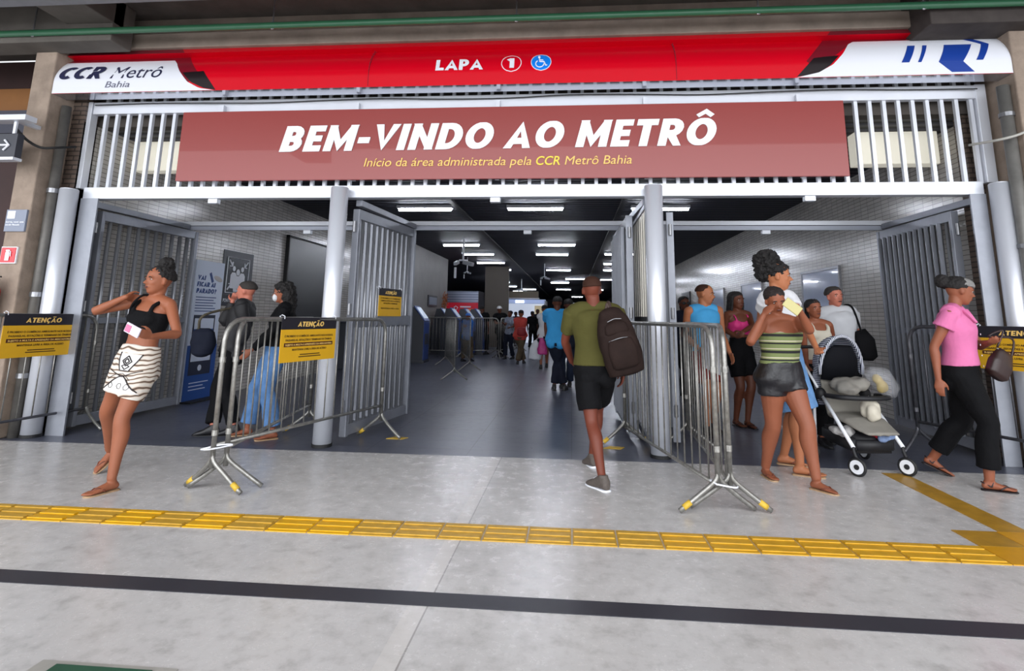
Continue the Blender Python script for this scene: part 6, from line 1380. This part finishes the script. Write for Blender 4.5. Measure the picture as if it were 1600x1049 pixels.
bm = B(); loft(bm, [V((3.38, 7.10, .86)), V((3.38, 7.10, .90)), V((3.36, 7.10, 1.08)), V((3.32, 7.10, 1.20))], V((1, 0, 0)), [.05, .10, .11, .06], [.04, .07, .06, .03], 16, power=3); obj('body', bm, C_BLK, t, True)
bm = B(); tube(bm, [V((3.32, 7.07, 1.19)), F6.J['sL'] + V((-.03, -.07, .06)), F6.J['nk'] + V((.10, .04, .06)), F6.J['sL'] + V((-.02, .12, -.05))], .012, 8, 5); obj('strap', bm, C_BLK, t, True)
person('b7', 'boy in a sky blue sleeveless football shirt standing behind the right barriers', LIFE, SK4, [('shorts', C_RED, {'len': .85, 'flare': .04}), ('vest', C_BLU, {})], ('fade', H_FADE), 'dark_shoe', voxel=.010)
F8 = person('w8', 'girl in a bright pink top and black shorts with folded arms, braids down her back', LIFE, SK2, [('shorts', C_BLK, {'len': .72, 'hi': .13, 'flare': .02}), ('tank', C_MAG, {'lo': .13, 'hi': .235, 'straps': True, 'sw': .01})], ('braids', H_BLK), 'flat_sandals', voxel=.010, curls=(.8, .8))
F9 = person('w9', 'woman in dark sunglasses far behind the boy in blue', LIFE, SK2, [('trousers', C_BLK), ('tshirt', C_DNV, {'sl': .6})], ('tied', H_BLK), 'dark_shoe', voxel=.012)
P9, s9, u9, f9, k9 = F9.hp
t = empty('sunglasses', tuple(P9(.52, 0, .1)), 'dark sunglasses on the woman far behind the boy in blue', 'sunglasses')
for x in (-.034, .034):
    bm = B(); ball(bm, P9(.51, x, .098), .030*k9, .006*k9, .022*k9, (s9, f9, u9)); obj('lens', bm, M_DARK, t, True)
bm = B(); tube(bm, [P9(.54, -.08, .0), P9(.53, -.06, .09), P9(.52, 0, .104), P9(.53, .06, .09), P9(.54, .08, 0)], .004, 6, 3); obj('frame', bm, M_DARK, t, True)
# ---------------------------------------------------------------- older woman in pink
F10 = person('w10', 'older woman in a pink blouse and black trousers with grey-streaked hair, striding right', LIFE, SK3,
    [('trousers', C_BLK, {'hi': .10, 'len': 1.88, 'flare': .004}), ('blouse', C_PNK, {'lo': .03})], ('backbun', H_BLK), 'flat_sandals', wide=1.10, curls=(.5, .9))
P, s_, u_, f_, k_ = F10.hp
bm = B(); loft(bm, [P(.66, 0, .010), P(.76, 0, .012), P(.87, 0, .010), P(.95, 0, .004)], s_, [.079*k_, .080*k_, .070*k_, .050*k_], [.096*k_, .094*k_, .082*k_, .060*k_], 20, fix=u_)
remeshed('grey_hair', bm, H_GREY, F10.t, .006, 2, .004, 50)
w_ = F10.J['wL']
t = empty('handbag', tuple(w_), 'dark brown handbag carried by the woman in the pink blouse', 'bag')
o = V((3.50, 5.18, .97)); sx = V((.75, .3, -.55)).normalized(); up_ = V((.5, .1, .85))
bm = B(); loft(bm, [o - up_*.13, o - up_*.10, o, o + up_*.09, o + up_*.12], sx, [.06, .10, .11, .085, .06], [.03, .05, .05, .03, .015], 16, power=3); remeshed('body', bm, mat('brown_handbag', '2c1614', .45, var=.3, scale=8), t, .01, 2)
bm = B(); tube(bm, [o + up_*.1 - sx*.09, o + up_*.25 - sx*.10, F10.J['wL'] + V((0, 0, .05)), o + up_*.25 + sx*.02, o + up_*.1 + sx*.08], .008, 8, 5); obj('handle', bm, mat('brown_handbag', '3f2320'), t, True)
bm = B(); tube(bm, [o + up_*.09 - sx*.09, o + up_*.115, o + up_*.09 + sx*.09], .004, 6, 3); obj('zip', bm, M_GALV, t, True)
# ---------------------------------------------------------------- left bay
F11 = person('m11', 'man in a black jacket, hand at his mouth, behind the left barriers', LIFE, SK6, [('trousers', C_BLK), ('jacket', mat('jacket_black', '1b1a1e', .7, var=.4, scale=10), {})], ('short', H_SALT), 'dark_shoe', voxel=.010, curls=(1.0, .6))
t = empty('shoulder_bag', (-4.1, 6.28, .82), 'black round bag carried by the man with his hand at his mouth', 'bag')
o = V((-4.10, 6.28, .98)); bm = B(); loft(bm, [o + V((0, 0, z)) for z in (-.16, -.13, 0, .11, .15)], V((1, .1, 0)), [.05, .11, .14, .12, .06], [.04, .08, .09, .07, .04], 18); remeshed('body', bm, C_DNV, t, .011, 2, .012, 10)
bm = B(); tube(bm, [o + V((-.05, -.03, .13)), o + V((.02, -.05, .3)), F11.J['sR'] + V((-.02, -.06, .06)), F11.J['nk'] + V((0, .1, .06))], .014, 8, 5); obj('strap', bm, C_CAMO, t, True)
F12 = person('w12', 'woman with long dark curly hair and light blue jeans behind the left barriers', LIFE, SK3, [('trousers', C_DEN, {'hi': .06, 'len': 1.93, 'flare': .012}), ('jacket', C_BLK, {'inf': .008, 'lo': .03})], ('long', H_BLK), 'sandals', voxel=.010)
P, s_, u_, f_, k_ = F12.hp
bm = B(); ball(bm, P(.28, 0, .078), .055*k_, .035*k_, .045*k_, (s_, f_, u_)); tag(obj('face_mask', bm, C_WHT, smooth=True), 'white face mask on the woman with long curly hair', 'mask')
# ---------------------------------------------------------------- hall
HALL = 'people inside the hall'
F13 = person('m13', 'person in sky blue shirt and dark trousers walking away down the hall', HALL, SK2, [('trousers', C_DNV), ('tshirt', C_BLU2, {'sl': .8, 'lo': -.03})], ('short', H_BLK), 'dark_shoe', voxel=.012, detail=False)
person('q8', 'person in navy jeans walking just beyond the man in the olive shirt', HALL, SK2, [('trousers', mat('denim_navy', '2b3346', .85, var=.3), {}), ('tshirt', C_DNV, {'sl': .7})], ('short', H_BLK), 'dark_shoe', voxel=.012, detail=False)
F14 = person('w14', 'person in a pale shirt carrying white and magenta shopping bags in the hall', HALL, SK3, [('shorts', C_DNV, {'len': .6}), ('tshirt', C_WHT, {'sl': .7, 'lo': -.03})], ('short', H_BLK), 'dark_shoe', voxel=.013, detail=False)
person('p15', 'person in a coral red top and khaki trousers beside the queue barriers', HALL, SK3, [('trousers', C_KHK), ('tshirt', C_CORAL, {'sl': .8, 'lo': -.04})], ('short', H_BLK), 'dark_shoe', voxel=.013, wide=1.25, detail=False)
bm = B(); o = V((-1.40, 16.55, .92)); loft(bm, [o + V((0, 0, z)) for z in (-.14, -.1, .06, .1)], V((1, 0, 0)), [.08, .13, .13, .08], [.04, .07, .07, .04], 12, power=3); hold('red_bag', bm, mat('red_bag', '8e1f24', .6), 'dark red bag at the hip of the person in the coral top', 'bag')
person('q1', 'person in a white cap and black shirt in the far queue', HALL, SK2, [('trousers', C_BLK), ('tshirt', C_BLK, {'sl': .7})], ('cap', C_WHT), 'dark_shoe', voxel=.014, detail=False)
person('q2', 'person in a grey patterned shirt in the far queue beside the white cap', HALL, SK2, [('trousers', C_DNV), ('tshirt', C_PLAID, {'sl': .7, 'lo': -.03})], ('short', H_BLK), 'dark_shoe', voxel=.014, detail=False)
person('q3', 'person in dark clothes standing near the red shop sign', HALL, SK2, [('trousers', C_BLK), ('tshirt', C_BLK, {'sl': .9})], ('short', H_BLK), 'dark_shoe', voxel=.014, wide=1.15, detail=False)
person('q4', 'person in a blue cap and blue shirt bent over behind the queue barrier', HALL, SK3, [('trousers', C_KHK), ('tshirt', mat('cloth_mid_blue', '3a74c4', .8, var=.3), {'sl': .8})], ('cap', mat('blue_cap', '3a78d0', .6)), 'dark_shoe', voxel=.014, wide=1.1, detail=False)
person('q5', 'person in black walking beyond the coral red top', HALL, SK5, [('trousers', C_BLK), ('tshirt', C_BLK, {'sl': .9})], ('short', H_BLK), 'dark_shoe', voxel=.016, detail=False)
person('q6', 'farthest person in dark clothes, beyond the shopping bags', HALL, SK5, [('trousers', C_BLK), ('tshirt', C_DNV, {'sl': .9})], ('short', H_BLK), 'dark_shoe', voxel=.016, detail=False)
person('q7', 'person in front of the bright shop far down the hall', HALL, SK5, [('trousers', C_BLK), ('tshirt', C_DNV, {'sl': .9})], ('short', H_BLK), 'dark_shoe', voxel=.016, detail=False)
def plastic_bag(name, o, w, h, m, label, grip):
    t = empty(name, tuple(o), label, 'bag', 'shopping bags in the hall')
    bm = B(); loft(bm, [o + V((0, 0, z*h)) for z in (0, .05, .35, .7, 1.0)], V((1, 0, 0)), [w*.3, w*.5, w*.48, w*.35, w*.12], [.05, .09, .09, .06, .02], 14); remeshed('body', bm, m, t, .014, 2, .02, 9)
    bm = B(); tube(bm, [o + V((0, 0, h*.97)), grip], .012, 6); obj('handles', bm, m, t)
g14 = (F14.J['hL'] if F14.J['hL'].x < F14.J['hR'].x else F14.J['hR'])
plastic_bag('plastic_bag', V((-.93, 15.35, .22)), .36, .5, mat('white_plastic', 'cfd2d8', .4), 'white plastic shopping bag carried low by the person in the pale shirt', g14)
plastic_bag('shopping_bag', V((-.75, 15.2, .36)), .26, .42, mat('magenta_plastic', 'b02a78', .4), 'magenta shopping bag carried beside the white plastic bag', g14)

# ---------------------------------------------------------------- PUSHCHAIR
t = empty('pushchair', (2.62, 5.78, 0), 'black and white pushchair with a navy striped hood, pushed through the right bay', 'pushchair')
ang = math.radians(-12); o = V((2.60, 5.78, 0))
fw = V((math.sin(math.radians(9)), -math.cos(math.radians(9)), 0)); rt = V((-fw.y, fw.x, 0))   # rt = viewer's right
Q = lambda x, y, z: o + rt*x + fw*y + V((0, 0, z))
M_PW = mat('pushchair_white', 'dfe1e6', .3); M_PB = mat('pushchair_black', '17171b', .6, var=.2); M_PGR = mat('pushchair_grey_cloth', '8a867e', .85, var=.15)
C_NAVS = stripes('navy_stripe_cloth', [(0, 'c9ccd6'), (.38, '20284a'), (.9, 'c9ccd6')], .017)
def wheel(x, y, r, turn):
    wdir = (rt*math.cos(turn) + fw*math.sin(turn)).normalized(); c = Q(x, y, r)
    wr = B(); n = 28; a_, b_ = wdir.orthogonal().normalized(), None; b_ = wdir.cross(a_)
    tube(wr, [c + (a_*math.cos(2*PI*i/n) + b_*math.sin(2*PI*i/n))*(r - .014) for i in range(n)] + [c + a_*(r - .014)], .014, 8); wh = obj('wheel', wr, M_DARK, t, True)
    bm = B(); disc(bm, c, wdir, r*.84, .022, 28); obj('white_rim', bm, M_PW, wh)
    bm = B(); disc(bm, c, wdir, r*.28, .034, 16); obj('hub', bm, M_PB, wh)
    return c
for x in (-.225, .225):
    c = wheel(x, .30, .078, -.55); bm = B(); tube(bm, [c + rt*.03, c + V((0, 0, .10)) - fw*.02, Q(x, .26, .24)], .014, 10, 3); obj('fork', bm, M_PB, t, True)
    wheel(x*1.1, -.30, .085, 0.0)
    bm = B(); tube(bm, [Q(x*1.02, -.30, .10), Q(x*1.02, -.27, .56)], .013, 10); obj('rear_strut', bm, M_PW, t, True)
    bm = B(); tube(bm, [Q(x, .27, .23), Q(x*.98, -.16, .62)], .017, 10); obj('front_strut', bm, M_PW, t, True)
    bm = B(); tube(bm, [Q(x*.98, -.16, .62), Q(x*.95, -.40, .84), Q(x*.95, -.56, 1.0)], .012, 10); obj('handle_tube', bm, M_PW, t, True)
    bm = B(); ball(bm, Q(x*.98, -.17, .62), .05, .05, .06); obj('joint', bm, M_PB, t, True)
bm = B(); tube(bm, [Q(-.214, -.56, 1.0), Q(-.2, -.60, 1.03), Q(.2, -.60, 1.03), Q(.214, -.56, 1.0)], .017, 10, 3); obj('push_bar', bm, M_PB, t, True)
bm = B(); tube(bm, [Q(-.24, -.05, .62), Q(-.22, .16, .63), Q(0, .24, .63), Q(.22, .16, .63), Q(.24, -.05, .62)], .022, 10, 5); obj('bumper_bar', bm, M_PB, t, True)
bm = B(); loft(bm, [Q(0, -.26, .90), Q(0, -.20, .60), Q(0, -.12, .44), Q(0, .12, .42), Q(0, .24, .38), Q(0, .36, .35)], rt, [.17, .19, .2, .2, .18, .15], [.02, .03, .035, .035, .025, .015], 14, power=3); remeshed('seat', bm, M_PGR, t, .012, 2)
# hood: striped arch shells
bm = B(); n = 9
rows = []
for i in range(n + 1):
    a = math.radians(-18 + 118*i/n)   # sweep from back to front
    rows.append([bm.verts.new(Q(.215*math.cos(PI*j/14), -.20 - .26*math.cos(a)*(1 if 1 else 0)*math.sin(PI*j/14)*1.0 + .0, .80 + .0 + .30*math.sin(max(a, 0))*math.sin(PI*j/14) + (.06 if 0 < j < 14 else 0))) for j in range(15)])
for i in range(n):
    for j in range(14): bm.faces.new((rows[i][j], rows[i][j+1], rows[i+1][j+1], rows[i+1][j]))
hood = obj('hood', bm, C_NAVS, t, True)
so = hood.modifiers.new('solid', 'SOLIDIFY'); so.thickness = .008
bm = B(); tube(bm, [Q(.215*math.cos(PI*j/14), -.17 + .06*math.sin(PI*j/14), .80 + .36*math.sin(PI*j/14)) for j in range(15)], .016, 8); obj('hood_edge', bm, stripes('navy_stripe_edge', [(0, 'dcdfe6'), (.5, '20284a'), (.97, 'dcdfe6')], .014, 0), t, True)
bm = B(); loft(bm, [Q(0, -.30, .96), Q(0, -.33, .75), Q(0, -.30, .50)], rt, [.17, .2, .17], [.02, .03, .03], 14, power=3); obj('back_panel', bm, C_NAVS, t, True)
bm = B(); loft(bm, [Q(0, -.12, 1.06), Q(0, -.18, .95), Q(0, -.2, .75)], rt, [.10, .18, .19], [.03, .06, .05], 16); obj('hood_lining', bm, mat('hood_lining_black', '101116', .8), t, True)
bm = B(); box(bm, -1, 1, -1, 1, -1, 1)
for v in bm.verts:
    x, y, z = v.co; v.co = Q(x*.19, y*.26 - .02, .235 + z*.07 + (.03 if y < 0 else 0))
bmesh.ops.bevel(bm, geom=bm.edges[:], offset=.03, segments=3, affect='EDGES'); obj('basket', bm, M_PB, t, True)
def bundle(name, pts, m, label, cat, vox=.012, dsp=.02):
    bm = B()
    for p, rx, ry, rz in pts: ball(bm, Q(*p), rx, ry, rz, (rt, fw, V((0, 0, 1))))
    return tag(remeshed(name, bm, m, None, vox, 2, dsp, 14), label, cat)
bundle('blanket', [((-.06, -.02, .72), .15, .14, .07), ((-.10, .06, .69), .10, .12, .06), ((.03, .04, .74), .09, .12, .06)], mat('blanket_grey', '8a867f', .8, var=.3), 'crumpled grey blanket lying in the pushchair seat', 'blanket')
bundle('cushion', [((.06, .12, .53), .09, .08, .10), ((.03, .2, .50), .06, .06, .07)], C_CRM, 'cream cushion at the foot of the pushchair seat', 'cushion')
bundle('yellow_toy', [((.17, .16, .73), .055, .05, .06), ((.14, .14, .79), .04, .04, .04)], mat('yellow_toy', 'a8914a', .6, var=.3), 'dull yellow soft toy in the pushchair under the clear plastic', 'toy')
bm = B(); loft(bm, [Q(.02, .20, .86), Q(.10, .22, .82), Q(.20, .18, .72), Q(.22, .16, .66)], fw, [.08, .12, .11, .08], [.05, .10, .09, .05], 14)
tag(obj('clear_plastic_sheet', bm, mat('clear_plastic', 'e6e8ee', .12, alpha=.16, spec=.8), smooth=True), 'clear plastic sheet shining over the front of the pushchair', 'sheet')
bundle('red_cloth', [((.06, .16, .33), .06, .06, .05)], mat('red_cloth', '9c1f2c', .8, var=.3), 'red cloth in the pushchair basket', 'cloth', dsp=.03)
bundle('blue_cloth', [((.15, .17, .32), .07, .06, .04), ((.10, .24, .30), .06, .03, .03)], mat('pale_blue_cloth', '8aa0c8', .8, var=.4, scale=20), 'pale blue cloth in the pushchair basket beside the red one', 'cloth', dsp=.03)
bundle('white_cloth', [((-.16, .10, .33), .08, .06, .04), ((-.2, .0, .33), .05, .07, .035)], mat('white_cloth_creased', 'c4c2c0', .8, var=.4, scale=25), 'creased white cloth hanging out of the left of the pushchair basket', 'cloth', dsp=.035)
